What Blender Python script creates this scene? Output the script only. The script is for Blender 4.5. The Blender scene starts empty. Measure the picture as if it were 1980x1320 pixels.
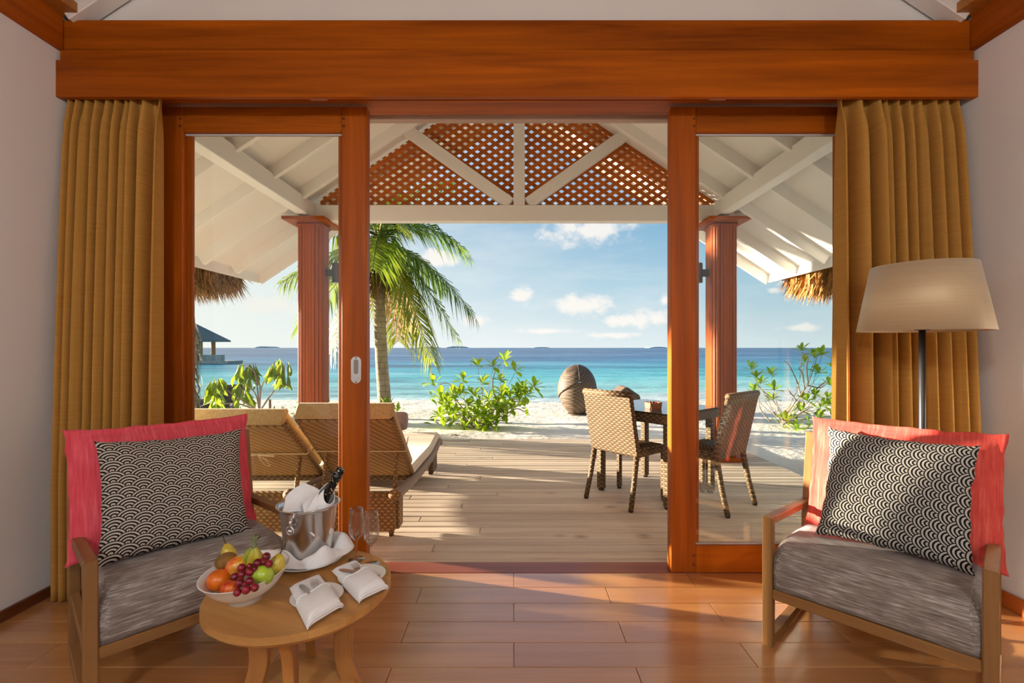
import bpy, math, random
from mathutils import Vector, Matrix, noise
random.seed(7)
PI = math.pi
scene = bpy.context.scene
COL = scene.collection

# ------------------------------------------------------------------ camera
EYE = 1.22                      # camera height above the room floor
FPX, CX, CY = 915.0, 993.0, 672.0   # focal length and principal point for 1980x1320
cam_d = bpy.data.cameras.new('camera'); cam = bpy.data.objects.new('camera', cam_d)
COL.objects.link(cam)
cam.location = (0, 0, EYE); cam.rotation_euler = (PI/2, 0, 0)
cam_d.sensor_width = 36.0; cam_d.lens = FPX/1980.0*36.0
cam_d.shift_x = -(CX-990)/1980.0; cam_d.shift_y = (CY-660)/1980.0
cam_d.clip_start = 0.02; cam_d.clip_end = 20000
scene.camera = cam

# ------------------------------------------------------------------ view
vs = scene.view_settings
vs.view_transform = 'Standard'; vs.look = 'None'; vs.gamma = 1.0
vs.use_curve_mapping = False
vs.exposure = 0.32

def lin(r, g, b):
    f = lambda c: (c/255/12.92) if c/255 <= .04045 else ((c/255+.055)/1.055)**2.4
    return (f(r), f(g), f(b))

# ------------------------------------------------------------------ sun and sky
SUN_AZ = math.radians(15.0)     # from the left (-X) towards the sea (+Y)
SUN_EL = math.radians(6.2)
SDIR = Vector((-math.cos(SUN_AZ)*math.cos(SUN_EL), math.sin(SUN_AZ)*math.cos(SUN_EL), math.sin(SUN_EL)))
sl = bpy.data.lights.new('sun', 'SUN'); sl.energy = 22.0; sl.angle = math.radians(0.8); sl.color = (1.0, .86, .68)
so = bpy.data.objects.new('sun', sl); COL.objects.link(so)
so.rotation_euler = SDIR.to_track_quat('Z', 'Y').to_euler()

class NT:
    """tiny node-building helper"""
    def __init__(s, tree): s.t = tree
    def n(s, kind, **kw):
        nd = s.t.nodes.new('ShaderNode'+kind)
        for k, v in kw.items(): setattr(nd, k, v)
        return nd
    def set(s, sock, v):
        if isinstance(v, bpy.types.NodeSocket): s.t.links.new(v, sock)
        elif isinstance(v, (tuple, list)):
            sock.default_value = tuple(v)+(1.0,) if (len(v) == 3 and sock.type == 'RGBA') else tuple(v)
        else: sock.default_value = v
    def m(s, op, a, b=None, c=None, clamp=False):
        nd = s.n('Math', operation=op, use_clamp=clamp)
        for i, v in enumerate((a, b, c)):
            if v is not None: s.set(nd.inputs[i], v)
        return nd.outputs[0]
    def mix(s, f, a, b, mode='MIX'):
        nd = s.n('Mix', data_type='RGBA', blend_type=mode)
        s.set(nd.inputs[0], f); s.set(nd.inputs[6], a); s.set(nd.inputs[7], b)
        return nd.outputs[2]
    def ramp(s, f, stops, interp='LINEAR'):
        nd = s.n('ValToRGB'); cr = nd.color_ramp; cr.interpolation = interp
        while len(cr.elements) < len(stops): cr.elements.new(0.5)
        for e, (p, c) in zip(cr.elements, stops):
            e.position = p; e.color = (*c, 1) if not isinstance(c, float) else (c, c, c, 1)
        s.set(nd.inputs[0], f); return nd.outputs[0]
    def noise(s, vec, scale=5., detail=3., rough=.5, dist=0.):
        nd = s.n('TexNoise'); s.set(nd.inputs['Vector'], vec)
        for k, v in (('Scale', scale), ('Detail', detail), ('Roughness', rough), ('Distortion', dist)): s.set(nd.inputs[k], v)
        return nd.outputs['Fac']
    def vmul(s, vec, k):
        nd = s.n('VectorMath', operation='MULTIPLY'); s.set(nd.inputs[0], vec); s.set(nd.inputs[1], k); return nd.outputs[0]
    def vadd(s, vec, k):
        nd = s.n('VectorMath', operation='ADD'); s.set(nd.inputs[0], vec); s.set(nd.inputs[1], k); return nd.outputs[0]
    def sep(s, vec):
        nd = s.n('SeparateXYZ'); s.set(nd.inputs[0], vec); return nd.outputs
    def obj(s): return s.n('TexCoord').outputs['Object']

world = bpy.data.worlds.new('sky'); scene.world = world; world.use_nodes = True
w = NT(world.node_tree); world.node_tree.nodes.clear()
d = w.n('TexCoord').outputs['Generated']
nrm = w.n('VectorMath', operation='NORMALIZE'); w.set(nrm.inputs[0], d); d = nrm.outputs[0]
dx, dy, dz = w.sep(d)
el = w.m('MAXIMUM', dz, 0.0)
base = w.ramp(el, [(0.0, lin(210, 222, 226)), (.05, lin(192, 212, 220)), (.13, lin(150, 190, 210)), (.25, lin(100, 160, 197)), (.6, lin(72, 130, 180)), (1.0, lin(58, 112, 165))])
dt = w.n('VectorMath', operation='DOT_PRODUCT'); w.set(dt.inputs[0], d); w.set(dt.inputs[1], tuple(SDIR))
g = w.m('POWER', w.m('MAXIMUM', w.m('MULTIPLY_ADD', dt.outputs['Value'], .5, .5), 0.0), 3.6)
skyc = w.mix(w.m('MULTIPLY', g, 1.25, clamp=True), base, (1.0, .97, .90))
# soft veil of high cloud
veil = w.noise(w.vmul(d, (3, 3, 14)), 1.6, 5, .6)
veil = w.m('MULTIPLY', w.ramp(veil, [(.45, 0.0), (.8, 1.0)]), .28)
skyc = w.mix(veil, skyc, lin(240, 240, 236))
# cumulus clouds: soft ellipses in azimuth / elevation broken by noise
az = w.m('ARCTAN2', dx, dy)
ev = w.m('ARCSINE', dz)
nz = w.noise(w.vmul(d, (1, 1, 1.3)), 26, 5, .62)
nz2 = w.noise(d, 9, 3, .5)
dens = None
def cl(px, py, wx, wy):
    ax = (px-CX)/FPX; a0 = math.atan(ax); e0 = math.atan((CY-py)/FPX/math.sqrt(1+ax*ax))
    return a0, e0, wx/FPX*math.cos(a0)**2, wy/FPX*math.cos(a0)
for c in [cl(1138, 446, 98, 34), cl(1012, 573, 30, 21), cl(1120, 590, 70, 25), cl(1205, 620, 45, 16), cl(850, 498, 42, 20),
          cl(1268, 612, 60, 26), cl(1500, 560, 26, 12), cl(925, 618, 40, 16), cl(1545, 633, 55, 10), cl(1060, 640, 70, 8), cl(700, 575, 60, 22),
          cl(1285, 580, 24, 18), cl(520, 590, 90, 25), cl(2300, 520, 160, 50), cl(-500, 470, 260, 60), cl(1480, 505, 60, 16), cl(1180, 648, 60, 8)]:
    a = w.m('DIVIDE', w.m('SUBTRACT', az, c[0]), c[2]); e = w.m('DIVIDE', w.m('SUBTRACT', ev, c[1]), c[3])
    r2 = w.m('SQRT', w.m('ADD', w.m('MULTIPLY', a, a), w.m('MULTIPLY', e, e)))
    v = w.m('SUBTRACT', 1.0, r2)
    dens = v if dens is None else w.m('MAXIMUM', dens, v)
shape = w.m('MULTIPLY_ADD', w.m('SUBTRACT', nz, .5), 1.9, dens)
shape = w.m('MULTIPLY_ADD', w.m('SUBTRACT', nz2, .5), .8, shape)
mask = w.ramp(shape, [(.05, 0.0), (.75, 1.0)], 'EASE')
skyc = w.mix(w.m('MULTIPLY', mask, .85), skyc, lin(244, 238, 230))
bg = w.n('Background'); w.set(bg.inputs[0], skyc); bg.inputs[1].default_value = 0.92
out = w.n('OutputWorld'); world.node_tree.links.new(bg.outputs[0], out.inputs[0])

# ------------------------------------------------------------------ mesh helpers
def at(px, py, Y):
    """point of the place seen at that pixel, standing Y metres in front of the camera"""
    return Vector(((px-CX)/FPX*Y, Y, EYE-(py-CY)/FPX*Y))
def on(px, py, z):
    """point on the level plane z"""
    Y = (EYE-z)*FPX/(py-CY); return Vector(((px-CX)/FPX*Y, Y, z))

def mobj(name, vf, mat, parent=None, smooth=False, uv=None):
    v, f = vf[0], vf[1]
    me = bpy.data.meshes.new(name); me.from_pydata([tuple(p) for p in v], [], f)
    if smooth: me.polygons.foreach_set('use_smooth', [True]*len(me.polygons))
    if uv is not None:
        l = me.uv_layers.new(name='UVMap')
        idx = [0]*len(me.loops); me.loops.foreach_get('vertex_index', idx)
        flat = []
        for i in idx: flat += [uv[i][0], uv[i][1]]
        l.data.foreach_set('uv', flat)
    me.materials.append(mat); me.update()
    o = bpy.data.objects.new(name, me); COL.objects.link(o)
    if parent is not None: o.parent = parent
    return o
def link_copy(o, parent=None, mat=None):
    c = o.copy(); COL.objects.link(c); c.parent = parent
    if mat is not None: c.matrix_local = mat
    return c
def empty(name, loc=(0, 0, 0), rz=0.0, label=None, cat=None, group=None, kind=None):
    o = bpy.data.objects.new(name, None); COL.objects.link(o); o.location = loc; o.rotation_euler = (0, 0, rz)
    o.empty_display_size = .1
    return tag(o, label, cat, group, kind)
def tag(o, label=None, cat=None, group=None, kind=None):
    if label: o['label'] = label
    if cat: o['category'] = cat
    if group: o['group'] = group
    if kind: o['kind'] = kind
    return o
def join(*vfs):
    V, F = [], []
    for v, f in vfs:
        n = len(V); V += list(v); F += [tuple(i+n for i in q) for q in f]
    return V, F
def xf(vf, mat):
    return [mat @ Vector(p) for p in vf[0]], vf[1]
def shift(vf, t):
    t = Vector(t); return [Vector(p)+t for p in vf[0]], vf[1]
def box(x0, x1, y0, y1, z0, z1, b=0.004):
    x0, x1 = min(x0, x1), max(x0, x1); y0, y1 = min(y0, y1), max(y0, y1); z0, z1 = min(z0, z1), max(z0, z1)
    b = min(b, (x1-x0)*.45, (y1-y0)*.45, (z1-z0)*.45)
    V = []; idx = {}
    X, Yv, Z = (x0, x1), (y0, y1), (z0, z1)
    for i in (0, 1):
        for j in (0, 1):
            for k in (0, 1):
                sx, sy, sz = (1-2*i)*b, (1-2*j)*b, (1-2*k)*b
                idx[i, j, k, 0] = len(V); V.append((X[i], Yv[j]+sy, Z[k]+sz))
                idx[i, j, k, 1] = len(V); V.append((X[i]+sx, Yv[j], Z[k]+sz))
                idx[i, j, k, 2] = len(V); V.append((X[i]+sx, Yv[j]+sy, Z[k]))
    F = []
    q = lambda *a: F.append(tuple(idx[t] for t in a))
    def face(lst, flip):
        F.append(tuple(lst[::-1] if flip else lst))
    for i in (0, 1): face([idx[i, 0, 0, 0], idx[i, 1, 0, 0], idx[i, 1, 1, 0], idx[i, 0, 1, 0]], i == 0)
    for j in (0, 1): face([idx[0, j, 0, 1], idx[1, j, 0, 1], idx[1, j, 1, 1], idx[0, j, 1, 1]], j == 1)
    for k in (0, 1): face([idx[0, 0, k, 2], idx[1, 0, k, 2], idx[1, 1, k, 2], idx[0, 1, k, 2]], k == 0)
    for i in (0, 1):
        for j in (0, 1):
            face([idx[i, j, 0, 0], idx[i, j, 1, 0], idx[i, j, 1, 1], idx[i, j, 0, 1]], (i+j) % 2 == 1)
    for i in (0, 1):
        for k in (0, 1):
            face([idx[i, 0, k, 0], idx[i, 1, k, 0], idx[i, 1, k, 2], idx[i, 0, k, 2]], (i+k) % 2 == 0)
    for j in (0, 1):
        for k in (0, 1):
            face([idx[0, j, k, 1], idx[1, j, k, 1], idx[1, j, k, 2], idx[0, j, k, 2]], (j+k) % 2 == 1)
    for i in (0, 1):
        for j in (0, 1):
            for k in (0, 1):
                face([idx[i, j, k, 0], idx[i, j, k, 1], idx[i, j, k, 2]], (i+j+k) % 2 == 0)
    # consistent outward normals
    c = Vector(((x0+x1)/2, (y0+y1)/2, (z0+z1)/2)); G = []
    for f in F:
        a, bb, cc = (Vector(V[t]) for t in f[:3])
        nn = (bb-a).cross(cc-a); mid = sum((Vector(V[t]) for t in f), Vector())/len(f)
        G.append(f if nn.dot(mid-c) >= 0 else f[::-1])
    return V, G
def frame(p, q, up=(0, 0, 1)):
    p, q = Vector(p), Vector(q); zz = (q-p).normalized(); u = Vector(up)
    if abs(zz.dot(u)) > .98: u = Vector((0, 1, 0)) if abs(zz.y) < .9 else Vector((1, 0, 0))
    x = u.cross(zz).normalized(); y = zz.cross(x)
    return Matrix(((x.x, y.x, zz.x, p.x), (x.y, y.y, zz.y, p.y), (x.z, y.z, zz.z, p.z), (0, 0, 0, 1))), (q-p).length
def beam(p, q, wd, ht, b=.003, up=(0, 0, 1)):
    """rectangular bar from p to q, wd across, ht along up"""
    m, L = frame(p, q, up); return xf(box(-wd/2, wd/2, -ht/2, ht/2, 0, L, b), m)
def lathe(prof, seg=32, sx=1.0, sy=1.0, close=False):
    V = []; F = []; n = len(prof)
    for (r, z) in prof:
        for i in range(seg):
            a = 2*PI*i/seg; V.append((r*math.cos(a)*sx, r*math.sin(a)*sy, z))
    for k in range(n-1):
        for i in range(seg):
            j = (i+1) % seg
            F.append((k*seg+i, k*seg+j, (k+1)*seg+j, (k+1)*seg+i))
    if close:
        for i in range(seg):
            j = (i+1) % seg
            F.append(((n-1)*seg+i, (n-1)*seg+j, j, i))
    else:
        if prof[0][0] > 1e-5: F.append(tuple(range(seg))[::-1])
        if prof[-1][0] > 1e-5: F.append(tuple((n-1)*seg+i for i in range(seg)))
    return V, F
def tube(pts, rad, seg=8, flat=1.0, twist=None, cap=True):
    pts = [Vector(p) for p in pts]; n = len(pts); V = []; F = []
    rad = rad if isinstance(rad, (list, tuple)) else [rad]*n
    prev = None; s = 0.0
    for i in range(n):
        t = (pts[min(i+1, n-1)]-pts[max(i-1, 0)]).normalized()
        if prev is None:
            u = Vector((0, 0, 1)) if abs(t.z) < .9 else Vector((1, 0, 0)); x = u.cross(t).normalized()
        else:
            x = (prev-t*prev.dot(t)).normalized()
        prev = x; y = t.cross(x)
        if i: s += (pts[i]-pts[i-1]).length
        for k in range(seg):
            a = 2*PI*k/seg; r = rad[i]
            if twist: r *= 1+twist[0]*abs(math.cos(twist[1]*a/2-twist[2]*s))
            V.append(pts[i]+x*math.cos(a)*r+y*math.sin(a)*r*flat)
    for i in range(n-1):
        for k in range(seg):
            j = (k+1) % seg
            F.append((i*seg+k, i*seg+j, (i+1)*seg+j, (i+1)*seg+k))
    if cap:
        F.append(tuple(range(seg))[::-1]); F.append(tuple((n-1)*seg+k for k in range(seg)))
    return V, F
def bez(p0, p1, p2, n=10):
    p0, p1, p2 = Vector(p0), Vector(p1), Vector(p2)
    return [p0*(1-t)**2+p1*2*t*(1-t)+p2*t*t for t in (i/n for i in range(n+1))]
def catmull(P, n=6):
    P = [Vector(p) for p in P]; Q = [P[0]*2-P[1]]+P+[P[-1]*2-P[-2]]; out = []
    for i in range(1, len(Q)-2):
        for k in range(n):
            t = k/n; a, b, c, d_ = Q[i-1], Q[i], Q[i+1], Q[i+2]
            out.append(.5*((2*b)+(c-a)*t+(2*a-5*b+4*c-d_)*t*t+(3*b-a-3*c+d_)*t**3))
    out.append(P[-1]); return out
def extrude_poly(poly, axis_o, ax, ay, an, th):
    """polygon (2-D points) in plane (ax, ay) through axis_o, thickness th along an"""
    o = Vector(axis_o); ax, ay, an = Vector(ax), Vector(ay), Vector(an); n = len(poly)
    V = [o+ax*a+ay*b for a, b in poly]+[o+ax*a+ay*b+an*th for a, b in poly]
    F = [tuple(range(n))[::-1], tuple(range(n, 2*n))]+[(i, (i+1) % n, (i+1) % n+n, i+n) for i in range(n)]
    return V, F
def sphere(rx, ry=None, rz=None, seg=16, ring=10, fn=None):
    ry = ry or rx; rz = rz or rx; V = [(0, 0, -rz)]; F = []
    for k in range(1, ring):
        t = -PI/2+PI*k/ring
        for i in range(seg):
            a = 2*PI*i/seg; V.append((rx*math.cos(t)*math.cos(a), ry*math.cos(t)*math.sin(a), rz*math.sin(t)))
    V.append((0, 0, rz)); n = len(V)
    for i in range(seg):
        j = (i+1) % seg; F.append((0, 1+j, 1+i)); F.append((n-1, n-1-seg+i, n-1-seg+j))
    for k in range(ring-2):
        for i in range(seg):
            j = (i+1) % seg; a = 1+k*seg; F.append((a+i, a+j, a+seg+j, a+seg+i))
    if fn: V = [fn(Vector(p)) for p in V]
    return V, F
def bevel_mod(o, w_=.004, seg=2):
    m_ = o.modifiers.new('bevel', 'BEVEL'); m_.width = w_; m_.segments = seg; m_.limit_method = 'ANGLE'; return o

# ------------------------------------------------------------------ materials
def mat(name, base=(.5, .5, .5), rough=.5, metal=0., spec=.5, coat=0., build=None):
    m_ = bpy.data.materials.new(name); m_.use_nodes = True
    t = NT(m_.node_tree); b = m_.node_tree.nodes['Principled BSDF']
    b.inputs['Base Color'].default_value = (*base, 1); b.inputs['Roughness'].default_value = rough
    b.inputs['Metallic'].default_value = metal; b.inputs['Specular IOR Level'].default_value = spec
    b.inputs['Coat Weight'].default_value = coat; b.inputs['Coat Roughness'].default_value = .2
    if build: build(t, b)
    return m_
def bump(t, b, h, strength=.3, dist=.01):
    nd = t.n('Bump'); nd.inputs['Strength'].default_value = strength; nd.inputs['Distance'].default_value = dist
    t.set(nd.inputs['Height'], h); t.set(b.inputs['Normal'], nd.outputs[0])
def wood(name, dark, light, axis='x', rough=.4, coat=0., var=.25, sc=1.0, bmp=.12, knots=0.0, spec=.5):
    """grain runs along the given axis of the part"""
    k = {'x': (1.2, 22, 22), 'y': (22, 1.2, 22), 'z': (22, 22, 1.2)}[axis]
    k = tuple(q*sc for q in k)
    def bd(t, b):
        oi = t.n('ObjectInfo').outputs['Random']
        co = t.n('CombineXYZ')
        for i in range(3): t.set(co.inputs[i], t.m('MULTIPLY', oi, (37., 53., 71.)[i]))
        v = t.vadd(t.vmul(t.obj(), k), co.outputs[0])
        n1 = t.noise(v, 1.0, 5, .6, .7); n2 = t.noise(t.vmul(v, (.28, .28, .28)), 1.0, 3, .5, .4)
        f = t.m('ADD', t.m('MULTIPLY', n1, .55), t.m('MULTIPLY', n2, .55))
        c = t.ramp(f, [(.30, dark), (.72, light)])
        hsv = t.n('HueSaturation'); t.set(hsv.inputs['Value'], t.m('MULTIPLY_ADD', oi, var, 1-var/2)); t.set(hsv.inputs['Color'], c)
        c = hsv.outputs[0]
        if knots:
            vo = t.n('TexVoronoi'); t.set(vo.inputs['Vector'], t.vadd(t.vmul(t.obj(), tuple(q*.09*knots+2 for q in k)), co.outputs[0])); vo.inputs['Scale'].default_value = 1.0
            kf = t.ramp(vo.outputs['Distance'], [(.03, 1.0), (.14, 0.0)])
            c = t.mix(t.m('MULTIPLY', kf, .55), c, tuple(q*.4 for q in dark))
        t.set(b.inputs['Base Color'], c)
        bump(t, b, n1, bmp, .002)
    return mat(name, light, rough, 0, spec, coat, bd)
def plain(name, col, rough=.5, var=.06, sc=6., bmp=0., metal=0., spec=.5, coat=0.):
    def bd(t, b):
        n_ = t.noise(t.obj(), sc, 4, .6)
        t.set(b.inputs['Base Color'], t.mix(n_, tuple(q*(1-var) for q in col), tuple(min(1, q*(1+var)) for q in col)))
        if bmp: bump(t, b, t.noise(t.obj(), sc*8, 3, .6), bmp, .003)
    return mat(name, col, rough, metal, spec, coat, bd)

M = {}
M['wall'] = plain('white_plaster', lin(232, 230, 226), .85, .03, 2.5, .08)
M['red_x'] = wood('red_timber_x', lin(110, 48, 0), lin(186, 94, 4), 'x', .5, .0, .10, spec=.18)
M['red_y'] = wood('red_timber_y', lin(112, 48, 0), lin(186, 94, 4), 'y', .5, .0, .10, spec=.18)
M['red_z'] = wood('red_timber_z', lin(114, 48, 0), lin(186, 92, 5), 'z', .45, .0, .10, spec=.25)
M['ceil'] = wood('ceiling_timber', lin(140, 86, 30), lin(190, 125, 50), 'x', .5)
M['floor'] = wood('laminate_floor', lin(166, 104, 54), lin(206, 146, 88), 'x', .27, 1.0, .14, .55, .02, 0, .9)
M['deck'] = wood('weathered_decking', lin(168, 147, 124), lin(226, 210, 188), 'x', .75, 0, .30, .8, .25, 1.0, .25)
M['white'] = plain('white_paint', lin(236, 233, 227), .6, .03, 4)
M['pinkwash'] = wood('limewashed_timber', lin(165, 140, 125), lin(200, 178, 165), 'x', .7)
M['lattice'] = wood('lattice_timber', lin(158, 76, 12), lin(206, 116, 32), 'x', .6, 0, .2)
M['col'] = wood('column_timber', lin(108, 44, 0), lin(172, 80, 6), 'z', .5, .0, .12, spec=.2)
M['metal'] = plain('brushed_steel', (.62, .60, .58), .3, .04, 12, 0, 1.0)
M['dark'] = plain('black_metal', (.015, .015, .016), .4)
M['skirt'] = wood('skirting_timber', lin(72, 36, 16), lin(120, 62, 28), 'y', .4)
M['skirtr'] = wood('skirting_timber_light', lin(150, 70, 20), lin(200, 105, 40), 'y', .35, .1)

def glassy(name, tint=(.96, .98, .98), refl=1.0, ior=1.45):
    m_ = bpy.data.materials.new(name); m_.use_nodes = True; m_.node_tree.nodes.clear(); t = NT(m_.node_tree)
    tr = t.n('BsdfTransparent'); t.set(tr.inputs[0], tint)
    gl = t.n('BsdfGlossy'); gl.inputs['Roughness'].default_value = .02; t.set(gl.inputs[0], (1., 1., 1.))
    nz_ = t.noise(t.obj(), 2.0, 2)
    fr = t.n('Fresnel'); t.set(fr.inputs['IOR'], t.m('MULTIPLY_ADD', nz_, .02, ior))
    mx = t.n('MixShader'); t.set(mx.inputs[0], t.m('MULTIPLY', fr.outputs[0], refl, clamp=True))
    m_.node_tree.links.new(tr.outputs[0], mx.inputs[1]); m_.node_tree.links.new(gl.outputs[0], mx.inputs[2])
    o_ = t.n('OutputMaterial'); m_.node_tree.links.new(mx.outputs[0], o_.inputs[0]); return m_
M['pane'] = glassy('window_glass', (.95, .975, .97), .7)
# ================================================================== THE ROOM
XL, XR = -2.285, 2.32           # side walls
YB = -3.6                       # back wall
YD = 2.565                      # front face of the sliding doors
def struct(name, vf, m_, parent=None, smooth=False):
    return tag(mobj(name, vf, m_, parent, smooth), kind='structure')

# floor: sub-base and staggered laminate planks
floor = struct('floor', box(XL-.02, XR+.02, YB, 2.66, -.12, -.012, .001), M['floor'])
PL, PW = .934, .1507
y = 2.5615; row = 0; cache = {}
while y > YB+.02:
    y0 = max(y-PW, YB+.01); xs = .466*(row % 2)-.0
    x = xs-PL*4 + .001
    while x < XR:
        a, b_ = max(x, XL), min(x+PL, XR)
        if b_-a > .03:
            key = (round(b_-a, 3), round(y-y0, 3))
            if key not in cache:
                cache[key] = mobj('plank', box(-(b_-a)/2+.0012, (b_-a)/2-.0012, -(y-y0)/2+.0012, (y-y0)/2-.0012, -.012, 0, .0012), M['floor'], floor); o = cache[key]
            else: o = link_copy(cache[key], floor)
            o.location = ((a+b_)/2, (y+y0)/2, 0)
        x += PL
    y -= PW; row += 1

# side walls, gable wall, back wall
struct('wall_left', box(XL-.16, XL, YB, 2.62, -.1, 2.98, .001), M['wall'])
struct('wall_right', box(XR, XR+.16, YB, 2.62, -.1, 2.98, .001), M['wall'])
wf = struct('wall_front', box(XL-.16, -1.97, 2.515, 2.72, -.1, 2.7, .001), M['wall'])
struct('wall_front_side', box(1.97, XR+.16, 2.515, 2.72, -.1, 2.7, .001), M['wall'])
RIDGE = 4.42; SL = .66
gv = [(XL-.16, 2.70), (XR+.16, 2.70), (XR+.16, 2.86), (0, 4.5), (XL-.16, 2.86)]
struct('wall_gable', extrude_poly(gv, (0, 2.46, 0), (1, 0, 0), (0, 0, 1), (0, 1, 0), .24), M['wall'])
# back wall; its wide window is added, unseen, to let sky light in
WX, WZ0, WZ1 = 1.75, .35, 2.35
bw = struct('wall_back', join(box(XL-.16, -WX, YB-.16, YB, -.1, 4.4, .001), box(WX, XR+.16, YB-.16, YB, -.1, 4.4, .001),
            box(-WX, WX, YB-.16, YB, -.1, WZ0, .001), box(-WX, WX, YB-.16, YB, WZ1, 4.4, .001)), M['wall'])
wn = tag(empty('added_window_1', (0, YB-.08, WZ0)), kind='structure')
for k in range(4):
    x = -WX+k*(2*WX/3)
    mobj('window_frame', box(x-.03, x+.03, -.03, .03, 0, WZ1-WZ0, .004), M['red_z'], wn)
for k in range(3):
    x = -WX+k*(2*WX/3)
    mobj('window_pane', box(x+.03, x+2*WX/3-.03, -.003, .003, .03, WZ1-WZ0-.03, .0005), M['pane'], wn)
for z in (0, WZ1-WZ0): mobj('window_frame', box(-WX, WX, -.03, .03, z-.03, z+.03, .004), M['red_x'], wn)
# sloping timber ceiling (boards along the room)
for s, nm in ((-1, 'ceiling'), (1, 'ceiling_slope')):
    wx = (XL if s < 0 else XR)
    c0 = tag(empty(nm, (0, 0, 0)), kind='structure')
    nb = 14; L = math.hypot(abs(wx), SL*abs(wx)); ang = math.atan(SL)
    for k in range(nb):
        u0, u1 = k/nb, (k+1)/nb
        pa = Vector((wx*(1-u0), 0, 2.93+SL*abs(wx)*u0)); pb = Vector((wx*(1-u1), 0, 2.93+SL*abs(wx)*u1))
        dd = (pb-pa).normalized(); nn = Vector((-dd.z*(1 if dd.x > 0 else -1), 0, abs(dd.x))).normalized()
        V = [pa+dd*.002, pb-dd*.002, pb-dd*.002+nn*.05, pa+dd*.002+nn*.05]
        vf = ([Vector((p.x, YB-.1, p.z)) for p in V]+[Vector((p.x, 2.46, p.z)) for p in V],
              [(0, 1, 2, 3), (7, 6, 5, 4), (0, 4, 5, 1), (1, 5, 6, 2), (2, 6, 7, 3), (3, 7, 4, 0)])
        mobj('ceiling_board', vf, M['ceil'], c0)
    # rafter against the gable
    pa = Vector((wx*.985, 2.405, 2.90)); pb = Vector((0, 2.405, 2.90+SL*abs(wx)*.985))
    mobj('end_rafter', beam(pa, pb, .09, .10, .004), M['white'], c0)
# wall plates (timber beams along the side walls)
struct('trim_1', box(XL-.01, XL+.018, YB, 2.385, 2.712, 2.905, .004), M['red_y'])
struct('trim_2', box(XR-.018, XR+.01, YB, 2.385, 2.712, 2.905, .004), M['red_y'])
struct('trim_7', box(XL-.01, XL+.11, YB, 2.385, 2.89, 2.94, .003), M['ceil'])
struct('trim_8', box(XR-.11, XR+.01, YB, 2.385, 2.89, 2.94, .003), M['ceil'])
# lintel beam and curtain valance
struct('trim_3', join(box(XL+.0, XR-.0, 2.388, 2.47, 2.722, 2.877, .007), box(XL, XR, 2.425, 2.47, 2.68, 2.73, .001)), M['red_x'])
val = struct('trim_4', extrude_poly([(XL-.002, 2.472), (XR+.002, 2.472), (XR+.002, 2.655), (XR-.022, 2.655), (XR-.022, 2.7035), (XL+.022, 2.7035), (XL+.022, 2.655), (XL-.002, 2.655)], (0, 2.362, 0), (1, 0, 0), (0, 0, 1), (0, 1, 0), .026), M['red_x'])
# door head with track, jambs, threshold
struct('trim_5', box(-1.97, 1.97, 2.50, 2.70, 2.545, 2.72, .004), M['red_x'])
tr = struct('trim_6', box(-1.9, 1.9, 2.49, 2.515, 2.52, 2.553, .003), M['red_x'])
for px in (618, 1386):
    x = (px-CX)/FPX*2.49
    mobj('track_stop', box(x-.045, x+.045, 2.478, 2.492, 2.518, 2.535, .002), M['metal'], tr)
    mobj('track_stop', box(x-.045, x+.045, 2.478, 2.492, 2.540, 2.543, .001), M['metal'], tr)
for s in (-1, 1): struct('jamb', box(s*1.97-.035, s*1.97+.035, 2.50, 2.72, 0, 2.55, .004), M['red_z']).name = 'trim_%d' % (9 if s < 0 else 10)
struct('trim_11', box(-1.97, 1.97, 2.565, 2.70, -.08, -.001, .004), wood('threshold_timber', lin(120, 58, 40), lin(160, 88, 66), 'x', .4))
# outside header over the doorway
struct('trim_12', box(-2.6, 2.6, 2.745, 2.80, 2.545, 2.66, .004), M['pinkwash'])
struct('wall_facade', join(box(-3.4, -1.97, 2.72, 2.745, -.4, 4.3, .001), box(1.97, 3.4, 2.72, 2.745, -.4, 4.3, .001), box(-1.97, 1.97, 2.72, 2.745, 2.57, 4.3, .001)), M['white'])
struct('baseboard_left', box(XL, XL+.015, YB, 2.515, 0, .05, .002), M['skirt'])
struct('baseboard_right', box(XR-.015, XR, YB, 2.515, 0, .075, .002), M['skirtr'])

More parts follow.
